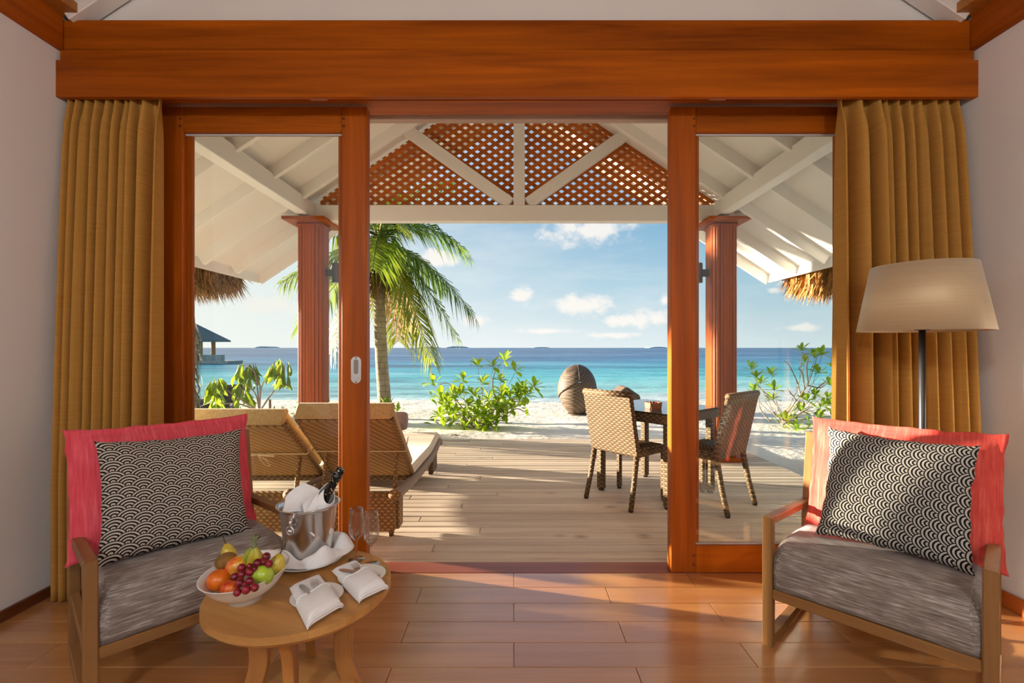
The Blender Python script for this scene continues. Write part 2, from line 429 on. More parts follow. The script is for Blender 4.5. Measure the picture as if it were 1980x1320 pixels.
# sliding doors
def sliding_door(name, x0, x1, inner, handle):
    d0 = tag(empty(name, ((x0+x1)/2, YD+.03, 0)), kind='structure')
    w2 = (x1-x0)/2; y0, y1 = -.03, .03; ZT = 2.527; sw = .137
    for s in (-1, 1):
        a = s*(w2-sw/2)
        mobj('stile', box(a-sw/2, a+sw/2, y0, y1, .0, ZT, .004), M['red_z'], d0)
        b_ = s*(w2-sw-.014)
        mobj('glazing_bead', box(b_-.016, b_+.016, .004, .024, .145, 2.39, .003), M['red_z'], d0)
    for (za, zb) in ((.0, .145), (2.388, ZT)):
        r_ = mobj('rail', box(-w2+sw, w2-sw, y0, y1, za, zb, .004), M['red_x'], d0)
    for s in (-1, 1):
        for zz in ((.045), (.095), (2.42), (2.46)):
            mobj('peg', xf(lathe([(0, 0), (.006, 0), (.006, .004), (.005, .006)], 10), Matrix.Translation((s*(w2-sw+.012 if inner*s > 0 else w2-sw+.012), y0-.001, zz)) @ Matrix.Rotation(PI/2, 4, 'X')), M['skirt'], d0)
    mobj('window_pane', box(-w2+sw-.002, w2-sw+.002, .0, .006, .14, 2.392, .0008), M['pane'], d0)
    mobj('glazing_seal', join(box(-w2+sw, w2-sw, -.008, .0, 2.378, 2.388, .001), box(-w2+sw, w2-sw, -.008, .0, .145, .153, .001)), plain('sealant', lin(190, 188, 182), .5), d0)
    if handle:
        a = inner*(w2-sw/2+.012)
        # flush pull: oblong plate with a recess and a lock turn
        pl = [(a+.028*math.cos(t)*1.0, 1.10+(.045 if math.sin(t) >= 0 else -.045)*1.0+.028*math.sin(t)) for t in [2*PI*i/28 for i in range(28)]]
        pl = [(px, pz) for px, pz in pl]
        h = mobj('handle', extrude_poly(pl, (0, y0-.004, 0), (1, 0, 0), (0, 0, 1), (0, 1, 0), .006), M['metal'], d0)
        rc = [(a+.0125*math.cos(t), 1.117+(.028 if math.sin(t) >= 0 else -.028)+.0125*math.sin(t)) for t in [2*PI*i/20 for i in range(20)]]
        mobj('finger_recess', extrude_poly(rc, (0, y0-.0055, 0), (1, 0, 0), (0, 0, 1), (0, 1, 0), .004), plain('shaded_steel', (.30, .28, .26), .5, .03, 10, 0, .8), h)
        mobj('lock_turn', xf(lathe([(0, 0), (.014, 0), (.014, .003), (.0115, .003), (.0115, .005), (0, .005)], 20), Matrix.Translation((a, y0-.003, 1.058)) @ Matrix.Rotation(PI/2, 4, 'X')), M['metal'], h)
        for zz in (1.166, 1.034): mobj('screw', xf(lathe([(0, 0), (.004, 0), (.0035, .0015), (0, .002)], 10), Matrix.Translation((a, y0-.0035, zz)) @ Matrix.Rotation(PI/2, 4, 'X')), M['dark'], h)
    return d0
PXD = YD/FPX
sliding_door('door_1', -1.93, (709-CX)*PXD, 1, True)
sliding_door('door_2', (1297-CX)*PXD, 1.93, -1, False)
# strike plate on the free edge of the left door

# lamps added behind the viewpoint, out of view, to brighten the room
lampm = mat('fill_lamp_glass', (1, .95, .88), .4)
lb = lampm.node_tree.nodes['Principled BSDF']; lb.inputs['Emission Color'].default_value = (1, .88, .72, 1); lb.inputs['Emission Strength'].default_value = 6
for i, (x, yy) in enumerate(((-1.1, -1.2), (1.1, -1.2))):
    p = empty('added_fill_lamp', (x, yy, 2.55), 0, 'added white fill lamp, unseen behind the viewpoint, %s one' % ('left' if i == 0 else 'right'), 'lamp', 'added fill lamps')
    mobj('shade', lathe([(.03, .12), (.2, .06), (.24, -.05), (.235, -.05), (.195, .055), (.03, .112)], 32, close=True), M['white'], p, True)
    mobj('globe', sphere(.07, seg=16), lampm, p, True)
    mobj('cord', tube([(0, 0, .115), (0, 0, 1.15)], .006, 8), M['dark'], p)
    L_ = bpy.data.lights.new('added_fill_light', 'POINT'); L_.energy = 60; L_.color = (.95, .98, 1.0); L_.shadow_soft_size = .12
    lo = bpy.data.objects.new('added_fill_light', L_); COL.objects.link(lo); lo.location = (x, yy, 2.40)

# ================================================================== DECK AND PORCH
DZ = -.03
deck = tag(empty('deck', (0, 0, 0)), kind='structure')
cache = {}
y = 2.71; k = 0
while y < 6.49:
    xs = [-2.85, -2.85+.9+1.9*((k*0.381) % 1.0), 2.82]
    for a, b_ in zip(xs[:-1], xs[1:]):
        o = mobj('board', box(-(b_-a)/2+.0015, (b_-a)/2-.0015, -.0437, .0437, -.028, 0, .004), M['deck'], deck)
        o.location = ((a+b_)/2, y+.05, DZ+random.uniform(-.0015, .0015))
    y += .0997; k += 1
dk2 = mobj('joist_layer', box(-2.85, 2.82, 2.70, 6.5, DZ-.10, DZ-.033, .002), plain('shadowed_joists', lin(60, 48, 38), .9), deck)

roof = tag(empty('porch_roof', (0, 0, 0)), kind='structure')
RZ0 = 4.40; RS = .665; EX = 3.36; RY0, RY1 = 2.72, 6.24
def roof_z(x): return RZ0-RS*abs(x)
thm = plain('thatch', lin(96, 70, 40), .9, .35, 14, .5)
for s in (-1, 1):
    V = [(0, 0, RZ0+.0), (s*EX, 0, roof_z(EX)), (s*EX, 0, roof_z(EX)+.03), (0, 0, RZ0+.03)]
    vf = ([(p[0], RY0, p[2]) for p in V]+[(p[0], RY1, p[2]) for p in V],
          [(0, 1, 2, 3), (7, 6, 5, 4), (0, 4, 5, 1), (1, 5, 6, 2), (2, 6, 7, 3), (3, 7, 4, 0)])
    if s < 0: vf = (vf[0], [f[::-1] for f in vf[1]])
    mobj('roof_panel', vf, M['white'], roof)
    V = [(0, 0, RZ0+.031), (s*(EX+.12), 0, roof_z(EX+.12)+.031), (s*(EX+.16), 0, roof_z(EX+.12)+.2), (0, 0, RZ0+.25)]
    vf = ([(p[0], RY0, p[2]) for p in V]+[(p[0], RY1-.12, p[2]) for p in V],
          [(0, 1, 2, 3), (7, 6, 5, 4), (0, 4, 5, 1), (1, 5, 6, 2), (2, 6, 7, 3), (3, 7, 4, 0)])
    if s < 0: vf = (vf[0], [f[::-1] for f in vf[1]])
    mobj('thatch_layer', vf, thm, roof)
    for yy in (3.2, 3.8, 4.4, 5.0, 5.6):
        mobj('rafter', beam((0, yy, RZ0-.06), (s*(EX-.06), yy, roof_z(EX-.06)-.06), .05, .12, .003), M['white'], roof)
    mobj('rake_board', beam((0, RY1-.015, RZ0-.05), (s*EX, RY1-.015, roof_z(EX)-.05), .03, .15, .003), M['white'], roof)
    mobj('fascia', beam((s*(EX-.01), RY0, roof_z(EX)-.035), (s*(EX-.01), RY1, roof_z(EX)-.035), .028, .12, .003), M['white'], roof)
    # wall plate from house to column
    mobj('plate_beam', box(s*2.28-.06, s*2.28+.06, 2.74, 5.42, 2.66, 2.83, .005), M['white'], roof)
TY = 5.30
mobj('tie_beam', box(-2.24, 2.34, TY-.05, TY+.06, 2.625, 2.805, .005), M['white'], roof)
mobj('king_post', box(-.0, .125, TY-.045, TY+.03, 2.80, 4.40, .005), M['white'], roof)
xk = .0625
for s in (-1, 1):
    p0 = (xk+s*.10, TY-.0, 2.83); p1 = (xk+s*1.27, TY-.0, roof_z(1.2)+.06)
    mobj('strut', beam(p0, p1, .075, .13, .004), M['white'], roof)

# lattice in the gable: slats parallel to the two roof slopes
lat = tag(empty('gable_lattice', (0, TY+.07, 0)), kind='structure')
SLT = .66; PX_ = .1365; SWD = .040
ct, st = 1/math.hypot(1, SLT), SLT/math.hypot(1, SLT)
def clip_line(x0, z0, dxs):
    """part of the line through (x0,z0) with slope dxs*SLT inside the gable triangle"""
    lo, hi = -10., 10.
    def cut(a, b):            # a*t+b >= 0
        nonlocal lo, hi
        if abs(a) < 1e-9:
            if b < 0: hi = lo-1
        elif a > 0: lo = max(lo, -b/a)
        else: hi = min(hi, -b/a)
    sx, sz = ct, dxs*st
    cut(sz, z0-2.815)
    cut(-sz-RS*sx, (RZ0-.03)-z0-RS*x0); cut(-sz+RS*sx, (RZ0-.03)-z0+RS*x0)
    cut(sx, x0+2.25-.06); cut(-sx, 2.35-.06-x0)
    return lo, hi
def strip(x0, z0, dxs, yo):
    """slat as a parallelogram clipped by the gable: follow both long edges"""
    nx, nz_ = -dxs*st, ct
    es = []
    for e in (-SWD/2, SWD/2):
        lo, hi = clip_line(x0+nx*e, z0+nz_*e, dxs)
        if hi-lo < .04: return None
        es.append(((x0+nx*e+ct*lo, z0+nz_*e+dxs*st*lo), (x0+nx*e+ct*hi, z0+nz_*e+dxs*st*hi)))
    return extrude_poly([es[0][0], es[0][1], es[1][1], es[1][0]], (0, yo, 0), (1, 0, 0), (0, 0, 1), (0, 1, 0), .008)
for dxs, yo in ((1, 0.0), (-1, .009)):
    for k in range(-40, 41):
        vf = strip(.07+k*PX_, 2.815, dxs, yo)
        if vf: mobj('slat', vf, M['lattice'], lat)
for s in (-1, 1):
    mobj('lattice_edge', beam((.05+s*.0, .02, RZ0-.05), (.05+s*2.24, .02, RZ0-.05-RS*2.24), .02, .05, .002), M['lattice'], lat)

# thatch fringe hanging at the eaves
def fringe(s, n, seed, mt):
    rnd = random.Random(seed); V, F = [], []
    for i in range(n):
        yy = rnd.uniform(RY0+.1, RY1-.28); lay = rnd.random()
        end = max(0, (yy-(RY1-1.0)))         # shorter towards the far corner
        L = rnd.uniform(.20, .54)*(1-.42*end)
        p = Vector((s*(EX+.03+.22*lay), yy, roof_z(EX)+.02+.05*lay))
        o_ = Vector((s*rnd.uniform(-.10, .16), rnd.uniform(-.05, .16), 0))
        q = p+o_*.5+Vector((s*.05, .02, -L*.55)); r = p+o_+Vector((s*.03, .06, -L))
        wd = rnd.uniform(.006, .017); a = rnd.uniform(0, PI); u = Vector((math.cos(a), math.sin(a), 0))*wd
        b0 = len(V); V += [p-u, p+u, q-u*.8, q+u*.8, r]
        F += [(b0, b0+1, b0+3, b0+2), (b0+2, b0+3, b0+4)]
    tag(mobj('thatch_fringe', (V, F), mt, roof), kind='stuff')
def strawm(name, c1, c2):
    def bd(t, b):
        t.set(b.inputs['Base Color'], t.ramp(t.noise(t.vmul(t.obj(), (60, 60, 2)), 1.0, 2), [(.35, c1), (.65, c2)]))
    return mat(name, c2, .8, build=bd)
fringe(-1, 5200, 3, strawm('straw_shaded', lin(84, 62, 36), lin(176, 142, 92)))  # backlit shade put into the darker straw colour
fringe(1, 4200, 4, strawm('straw_sunlit', lin(120, 78, 34), lin(206, 150, 76)))  # same straw, sunlight put into the more golden colour

# columns with staves, cap and plinth, wall lamp
def porch_column(x, label, lampside):
    c = empty('porch_column', (x, 5.33, DZ), 0, label, 'column', 'porch columns')
    mobj('core', box(-.11, .11, -.11, .11, .05, 2.60, .01), M['col'], c)
    n = 9
    # rounded front of vertical staves
    R = .137
    for i in range(26):
        a = 2*PI*i/26
        ex = abs(math.cos(a))**4+abs(math.sin(a))**4
        r = R/ex**.25*.985
        st_ = mobj('stave', box(-.0165, .0165, -.012, .012, .05, 2.60, .004), M['col'], c)
        st_.location = (r*math.cos(a)*.97, r*math.sin(a)*.97, 0); st_.rotation_euler = (0, 0, math.atan2(math.sin(a)**3, math.cos(a)**3)+PI/2)
    mobj('necking', box(-.145, .145, -.145, .145, 2.58, 2.63, .02), M['col'], c)
    mobj('cap_board', box(-.24, .22, -.26, .26, 2.63, 2.665, .004), M['red_x'], c)
    mobj('plinth', box(-.21, .21, -.19, .19, 0, .05, .008), M['red_x'], c)
    return c
cl_ = porch_column(-2.25, 'left reddish timber porch column beside the sun loungers', 1)
cr_ = porch_column(2.335, 'right reddish timber porch column behind the dining table', -1)
for x, s, lab in ((-2.25, 1, 'black cylinder wall lamp on the left porch column'), (2.335, -1, 'black cylinder wall lamp on the right porch column')):
    lp = empty('wall_lamp', (x+s*.14, 5.33, 2.06), 0, lab, 'lamp', 'column wall lamps')
    mobj('bracket', box(min(0, s*.085), max(0, s*.085), -.03, .03, -.04, .04, .006), M['dark'], lp)
    cy = s*.10 if s > 0 else s*.05
    mobj('cylinder', xf(lathe([(.0, -.11), (.05, -.11), (.052, -.105), (.052, .105), (.05, .11), (0, .11)], 24), Matrix.Translation((s*.12, 0, 0))), M['dark'], lp, False)
# ================================================================== ROOM FURNITURE
def fabric(name, col, streak, col2, rough=.9, axis=(3, 60, 60), tr=0.0, bmp=.3):
    def bd(t, b):
        v = t.vmul(t.obj(), axis)
        n1 = t.noise(v, 1.0, 4, .65); n2 = t.noise(t.obj(), 14, 2, .5)
        f = t.m('ADD', t.m('MULTIPLY', n1, .8), t.m('MULTIPLY', n2, .2))
        t.set(b.inputs['Base Color'], t.ramp(f, [(.33, col), (.52, col2), (.70, streak)]))
        bump(t, b, n1, bmp, .002)
        b.inputs['Sheen Weight'].default_value = .25; b.inputs['Sheen Roughness'].default_value = .4
    return mat(name, col, rough, 0, .2, 0, bd)
M['chairwood'] = wood('chair_oak', lin(104, 70, 34), lin(164, 116, 62), 'z', .45, 0, .12, .8)
M['chairwoodx'] = wood('chair_oak_x', lin(104, 70, 34), lin(164, 116, 62), 'x', .45, 0, .12, .8)
M['chairwoody'] = wood('chair_oak_y', lin(104, 70, 34), lin(164, 116, 62), 'y', .45, 0, .12, .8)
M['melange'] = fabric('grey_melange', lin(96, 86, 78), lin(216, 210, 203), lin(146, 135, 126), .95, (12, 240, 240))
M['pink'] = fabric('pink_linen', lin(206, 64, 78), lin(236, 112, 120), lin(222, 84, 96), .9, (120, 8, 8), bmp=.15)
M['coral'] = fabric('coral_linen', lin(200, 64, 56), lin(234, 116, 98), lin(218, 84, 72), .9, (120, 8, 8), bmp=.15)
def curtain_mat():
    m_ = bpy.data.materials.new('gold_curtain_fabric'); m_.use_nodes = True; t = NT(m_.node_tree)
    b = m_.node_tree.nodes['Principled BSDF']; o_ = m_.node_tree.nodes['Material Output']
    n1 = t.noise(t.vmul(t.obj(), (6, 6, 210)), 1.0, 3, .6)
    c = t.ramp(n1, [(.2, lin(206, 150, 64)), (.8, lin(228, 178, 94))])
    t.set(b.inputs['Base Color'], c); b.inputs['Roughness'].default_value = .85; b.inputs['Specular IOR Level'].default_value = .2
    bump(t, b, n1, .15, .002)
    tl = t.n('BsdfTranslucent'); t.set(tl.inputs[0], lin(214, 150, 60))
    mx = t.n('MixShader'); mx.inputs[0].default_value = .36
    m_.node_tree.links.new(b.outputs[0], mx.inputs[1]); m_.node_tree.links.new(tl.outputs[0], mx.inputs[2])
    m_.node_tree.links.new(mx.outputs[0], o_.inputs[0]); return m_
M['curtain'] = curtain_mat()

# ---- curtains: gathered heading, folds opening towards the hem
def curtain(label, xt0, xt1, xb0, xb1, yb, seed, inner):
    """t = top edge, b = hem; 0 = wall side, 1 = door side"""
    rnd = random.Random(seed); nf = 9
    # fold phases irregular across the width
    cuts = [0.0]
    for i in range(nf): cuts.append(cuts[-1]+rnd.uniform(.6, 1.45)*(1.7 if i >= nf-2 else 1))
    cuts = [c/cuts[-1] for c in cuts]
    amp = [rnd.uniform(.75, 1.25) for _ in range(nf+1)]
    nu, nv = 30*nf, 46; V, F = [], []
    z0, z1 = .012, 2.70
    for j in range(nv+1):
        v = j/nv; z = z1+(z0-z1)*v
        flare = min(1, v*1.25)**.8
        for i in range(nu+1):
            u = i/nu
            k = max(0, min(nf-1, next((q for q in range(nf) if cuts[q+1] >= u), nf-1)))
            lu = (u-cuts[k])/(cuts[k+1]-cuts[k]); ph = 2*PI*lu
            wdt = (cuts[k+1]-cuts[k])
            a = amp[k]*(.040+.026*flare)*min(1.3, wdt*nf)
            pin = math.exp(-((v-.085)/.035)**2)
            a *= (1-.45*pin)
            ul = u
            X = (xt0+(xt1-xt0)*ul)*(1-flare)+(xb0+(xb1-xb0)*ul)*flare
            sg = 1 if xt1 > xt0 else -1
            X += sg*a*.10*math.sin(ph*2)
            yo = -a*math.cos(ph)-.006*pin*math.sin(ph*3)
            yo += .008*math.sin(ph*2+seed+v*3)*flare
            if v < .09: yo += .006*math.sin(ph*4)*(1-v/.09)
            Y = 2.445+(yb-2.445)*flare*(1-.75*u)+yo
            V.append((X, min(Y, 2.483), z))
    for j in range(nv):
        for i in range(nu):
            a = j*(nu+1)+i; F.append((a, a+1, a+nu+2, a+nu+1))
    o = mobj('curtain', (V, F), M['curtain'], None, True)
    sd = o.modifiers.new('thickness', 'SOLIDIFY'); sd.thickness = .002
    return tag(o, label, 'curtain', 'gold curtains')
curtain('gold curtain hanging by the left wall, beside the pink cushion', -2.27, -1.80, -2.20, -1.80, 2.30, 5, 1)
curtain('gold curtain hanging at the right wall, behind the floor lamp', 2.265, 1.665, 2.27, 1.635, 2.34, 11, -1)

# ---- pillows
def pillow(wd, ht, th, flange=0.0, ear=.06, seed=0, n=30, puff=.55, crn=0.0):
    """lies in the x-z plane, bulges along y; returns verts, faces, uv (metres)"""
    V, F, UV = [], [], []
    m_ = n
    def ptn(u, v, side):
        # u, v in -1..1
        k = 1-ear*(1-v*v)**1.0*abs(u)**1; kk = 1-ear*(1-u*u)*abs(v)
        fu = 1+flange; e = .0
        iu, iv = u*(1+flange/(wd/2)), v*(1+flange/(ht/2))
        cu, cv = min(1, abs(iu)), min(1, abs(iv))
        t = th/2*((1-cu**3.2)*(1-cv**3.2))**puff
        t *= 1+.05*noise.noise(Vector((u*3+seed, v*3, 0)))
        t += .004*noise.noise(Vector((u*9+seed, v*9, side*3)))*(1-max(cu, cv)**6)
        x = u*wd/2*(1-ear*(1-v*v)*(.6+.4*abs(u))); z = v*ht/2*(1-ear*(1-u*u)*(.6+.4*abs(v)))
        x += .006*noise.noise(Vector((v*5, seed, 2)))*abs(u)**3; z += .006*noise.noise(Vector((u*5, seed, 7)))*abs(v)**3
        cc_ = (abs(u)*abs(v))**6; x *= 1+crn*cc_; z *= 1+crn*cc_
        yy = side*(t+.0015)+.010*noise.noise(Vector((u*4, v*4, seed+9)))*max(abs(u), abs(v))**4
        return (x, yy, z)
    for side in (-1, 1):
        for j in range(m_+1):
            for i in range(m_+1):
                u, v = 2*i/m_-1, 2*j/m_-1
                u = math.copysign(abs(u)**.85, u); v = math.copysign(abs(v)**.85, v)
                V.append(ptn(u, v, side)); UV.append((u*wd/2+1, v*ht/2+1))
    N_ = (m_+1)**2
    for j in range(m_):
        for i in range(m_):
            a = j*(m_+1)+i
            F.append((a, a+1, a+m_+2, a+m_+1)); F.append((N_+a, N_+a+m_+1, N_+a+m_+2, N_+a+1))
    ring = [i for i in range(m_)]+[j*(m_+1)+m_ for j in range(m_)]+[m_*(m_+1)+i for i in range(m_, 0, -1)]+[j*(m_+1) for j in range(m_, 0, -1)]
    for a, b_ in zip(ring, ring[1:]+ring[:1]): F.append((b_, a, N_+a, N_+b_))
    return V, F, UV
def seigaiha(name, r, rot, light, darkc, ky=.94):
    def bd(t, b):
        uv = t.n('TexCoord').outputs['UV']; ux, uy, _ = t.sep(uv)
        if rot: ux, uy = uy, t.m('SUBTRACT', 2.0, ux)
        if rot: uy = t.m('SUBTRACT', 4.0, uy) if False else uy
        x = t.m('DIVIDE', ux, r); y_ = t.m('DIVIDE', uy, r*ky)
        k = t.m('CEIL', t.m('MULTIPLY_ADD', y_, 2.0, -2.0))
        def dist(j):
            kk = t.m('ADD', k, float(j)); dy_ = t.m('MULTIPLY_ADD', kk, -.5, y_)
            off = t.m('MODULO', t.m('ADD', kk, 1000.0), 2.0)
            xx = t.m('ADD', t.m('SUBTRACT', x, off), 1.0)
            fx = t.m('SUBTRACT', t.m('MULTIPLY', t.m('FRACT', t.m('DIVIDE', xx, 2.0)), 2.0), 1.0)
            return t.m('SQRT', t.m('ADD', t.m('MULTIPLY', fx, fx), t.m('MULTIPLY', dy_, dy_)))
        d0, d1 = dist(0), dist(1)
        inn = t.m('LESS_THAN', d0, 1.0)
        dd = t.m('ADD', t.m('MULTIPLY', d0, inn), t.m('MULTIPLY', d1, t.m('SUBTRACT', 1.0, inn)))
        fr = t.m('FRACT', t.m('MULTIPLY', dd, 4.0))
        band = t.m('MULTIPLY', t.m('GREATER_THAN', fr, .20), t.m('LESS_THAN', fr, .70))
        t.set(b.inputs['Base Color'], t.mix(band, darkc, light))
        bump(t, b, t.noise(t.vmul(t.obj(), (300, 300, 300)), 1.0, 2), .1, .001)
    return mat(name, light, .85, 0, .2, 0, bd)
M['waves'] = seigaiha('wave_scale_print', .046, False, lin(196, 184, 170), lin(20, 16, 15))
M['waves_side'] = seigaiha('wave_scale_print_turned', .0375, True, lin(190, 184, 174), lin(20, 17, 16), 1.3)

# ---- armchairs
CW, CD, PS = .682, .565, .038
def armchair(loc, th, label):
    c = empty('armchair', (loc[0], loc[1], 0), th, label, 'armchair', 'oak armchairs')
    for s in (-1, 1):
        x = s*(CW/2-PS/2)
        mobj('front_leg', box(x-PS/2, x+PS/2, 0, PS*1.05, .0, .527, .004), M['chairwood'], c)
        mobj('arm', beam((x, PS*1.0, .511), (x, CD-.01, .470), PS, .030, .003), M['chairwoody'], c)
        mobj('back_leg', join(beam((x, CD-.02, .0), (x, CD-.02, .40), PS*.95, PS*.95, .003, up=(0, 1, 0)), beam((x, CD-.02, .39), (x, CD+.055, .80), PS*.95, PS*.95, .003, up=(0, 1, 0))), M['chairwood'], c)
        mobj('runner', box(x-PS/2, x+PS/2, PS, CD-.03, .004, .040, .003), M['chairwoody'], c)
        mobj('side_rail', box(x-PS*.4, x+PS*.4, PS, CD-.03, .205, .240, .003), M['chairwoody'], c)
    mobj('front_rail', box(-CW/2+PS, CW/2-PS, .004, .034, .198, .238, .003), M['chairwoodx'], c)
    mobj('back_rail', box(-CW/2+PS, CW/2-PS, CD-.035, CD-.005, .198, .238, .003), M['chairwoodx'], c)
    mobj('top_rail', box(-CW/2+PS, CW/2-PS, CD+.03, CD+.065, .735, .80, .004), M['chairwoodx'], c)
    # upholstered seat: rounded front edge
    prof = [(.012, .238), (.006, .26), (.002, .33), (.010, .375), (.035, .405), (.085, .421), (.2, .422), (.38, .415), (CD-.06, .405), (CD-.045, .39), (CD-.04, .238)]
    w2 = CW/2-PS-.003; V, F = [], []; n = 22
    for i in range(n+1):
        u = -1+2*i/n; x = u*w2; ed = max(0, abs(u)-.9)/.1
        for (yy, z) in prof:
            V.append((x, yy+(.006*ed**2 if yy < .1 else 0), z-(z-.238)*.10*ed**2.5+.004*math.cos(u*1.5)))
    m_ = len(prof)
    for i in range(n):
        for j in range(m_-1):
            a = i*m_+j; F.append((a, a+m_, a+m_+1, a+1))
        F.append((i*m_+m_-1, i*m_+2*m_-1, i*m_+m_, i*m_))
    F.append(tuple(range(m_))); F.append(tuple(n*m_+j for j in range(m_))[::-1])
    mobj('seat_cushion', (V, F), M['melange'], c, True)
    # upholstered back panel
    bk = box(-w2, w2, -.028, .028, 0, .36, .02)
    mobj('back_cushion', xf(bk, Matrix.Translation((0, CD-.012, .40)) @ Matrix.Rotation(-.175, 4, 'X')), M['melange'], c)
    return c
POSE_R = (1.257, 1.700, -.809); POSE_L = (-1.146, 1.765, .819)
armchair(POSE_L[:2], POSE_L[2], 'oak armchair with grey seat by the left wall, next to the round table')
armchair(POSE_R[:2], POSE_R[2], 'oak armchair with grey seat by the right wall, in front of the floor lamp')
def place_pillow(name, pose, vf3, lx, yb, zb, yt, zt, m_, label, cat, yaw=0.0, roll=0.0, group=None):
    V, F, UV = vf3
    o = mobj(name, (V, F), m_, None, True, UV)
    hgt = math.hypot(yt-yb, zt-zb); lean = math.atan2(yt-yb, zt-zb)
    R = Matrix.Translation((pose[0], pose[1], 0)) @ Matrix.Rotation(pose[2], 4, 'Z')
    o.matrix_world = R @ Matrix.Translation((lx, (yb+yt)/2, (zb+zt)/2)) @ Matrix.Rotation(yaw, 4, 'Z') @ Matrix.Rotation(-lean, 4, 'X') @ Matrix.Rotation(roll, 4, 'Y')
    tag(o, label, cat, group)
    return o
pk = place_pillow('cushion', POSE_L, pillow(.645, .50, .12, .030, .018, 1, 40, .40, .03), -.03, .395, .425, .505, .868, M['pink'], 'large pink linen cushion behind the printed one on the left armchair', 'cushion', 0, .0, 'pink back cushions')
ck = place_pillow('cushion', POSE_R, pillow(.635, .50, .12, .030, .018, 4, 40, .40, .03), .035, .395, .425, .505, .862, M['coral'], 'large coral red cushion behind the printed one on the right armchair', 'cushion', 0, .0, 'pink back cushions')
place_pillow('printed_cushion', POSE_L, pillow(.50, .455, .13, 0, .055, 2, 40, .5, .03), -.028, .215, .432, .390, .838, M['waves'], 'black and cream wave print cushion on the left armchair, arches upright', 'cushion', .0, .03, 'wave print cushions')
place_pillow('printed_cushion', POSE_R, pillow(.475, .455, .13, 0, .055, 6, 40, .5, .03), .04, .235, .432, .400, .852, M['waves_side'], 'black and cream wave print cushion on the right armchair, arches lying sideways', 'cushion', .0, .02, 'wave print cushions')

# ---- floor lamp
lampx, lampy = 1.77, 2.05
fl = empty('floor_lamp', (lampx, lampy, 0), 0, 'floor lamp with wide beige drum shade and black pole behind right armchair', 'lamp')
def shade_m():
    m_ = bpy.data.materials.new('beige_satin_shade'); m_.use_nodes = True; t = NT(m_.node_tree)
    b = m_.node_tree.nodes['Principled BSDF']
    n_ = t.noise(t.vmul(t.obj(), (4, 4, 240)), 1.0, 2)
    t.set(b.inputs['Base Color'], t.ramp(n_, [(.2, lin(204, 178, 138)), (.8, lin(214, 190, 152))]))
    b.inputs['Roughness'].default_value = .55; b.inputs['Sheen Weight'].default_value = .3
    b.inputs['Metallic'].default_value = .3
    return m_
mobj('lamp_shade', lathe([(.233, 1.292), (.182, 1.575), (.179, 1.575), (.230, 1.292)], 64, close=True), shade_m(), fl, True)
mobj('pole', tube([(0, 0, .02), (0, 0, 1.50)], .0125, 14), M['dark'], fl, True)
mobj('base', lathe([(0, 0), (.14, 0), (.14, .012), (.135, .018), (.02, .024), (0, .024)], 36), M['dark'], fl)
sp_ = mobj('shade_carrier', join(beam((-.190, 0, 1.5), (.190, 0, 1.5), .006, .006), beam((0, -.190, 1.5), (0, .190, 1.5), .006, .006), xf(lathe([(0, 0), (.026, 0), (.026, .012), (0, .012)], 20), Matrix.Translation((0, 0, 1.296)))), M['dark'], fl)
mobj('bulb', xf(sphere(.03, .03, .045), Matrix.Translation((0, 0, 1.42))), M['white'], fl, True)

# ---- round coffee table
ZT = .45; TC = Vector((-.685, 1.534, 0)); TR = .278
teak_t = wood('teak_top', lin(150, 100, 48), lin(206, 152, 84), 'x', .4, .05, .1, .7)
teak_l = wood('teak_leg', lin(128, 78, 32), lin(188, 126, 62), 'z', .45, 0, .15, .8)
ct_ = empty('coffee_table', TC, -.35, 'round teak coffee table laid with fruit and wine glasses', 'table')
# top made of staves cut to the circle
edges = [-TR, -.19, -.10, -.02, .07, .15, .22, TR]
for a, b_ in zip(edges[:-1], edges[1:]):
    g_ = .0004; a2, b2 = a+g_, b_-g_; poly = []
    n = 12
    for i in range(n+1):
        y_ = a2+(b2-a2)*i/n; poly.append((math.sqrt(max(0, TR*TR-y_*y_)), y_))
    for i in range(n+1):
        y_ = b2+(a2-b2)*i/n; poly.append((-math.sqrt(max(0, TR*TR-y_*y_)), y_))
    q = []
    for p in poly:
        if not q or (abs(p[0]-q[-1][0])+abs(p[1]-q[-1][1])) > 1e-5: q.append(p)
    if abs(q[0][0]-q[-1][0])+abs(q[0][1]-q[-1][1]) < 1e-5: q.pop()
    mobj('top_board', extrude_poly(q, (0, 0, ZT-.022), (1, 0, 0), (0, 1, 0), (0, 0, 1), .022), teak_t, ct_)
mobj('underframe', lathe([(0, ZT-.040), (TR-.02, ZT-.040), (TR-.006, ZT-.0225), (0, ZT-.0225)], 56), teak_t, ct_)
mobj('shelf', lathe([(0, .118), (.168, .118), (.17, .122), (.17, .138), (.168, .14), (0, .14)], 48), teak_t, ct_)
for k in range(4):
    a = math.radians(-80+90*k)+.35
    ol, il = [], []
    n = 14
    for i in range(n+1):
        t_ = i/n; z = (ZT-.04)*(1-t_)
        c_ = .175-.052*math.sin(PI*min(1, t_*1.12))+.045*t_**3
        wdt = .078-.022*math.sin(PI*t_)
        ol.append((c_+wdt/2, z)); il.append((c_-wdt/2, z))
    poly = ol+il[::-1]
    vf = extrude_poly(poly, (0, -.016, 0), (1, 0, 0), (0, 0, 1), (0, 1, 0), .032)
    o = mobj('leg', xf(vf, Matrix.Rotation(a, 4, 'Z')), teak_l, ct_); bevel_mod(o, .003, 1)

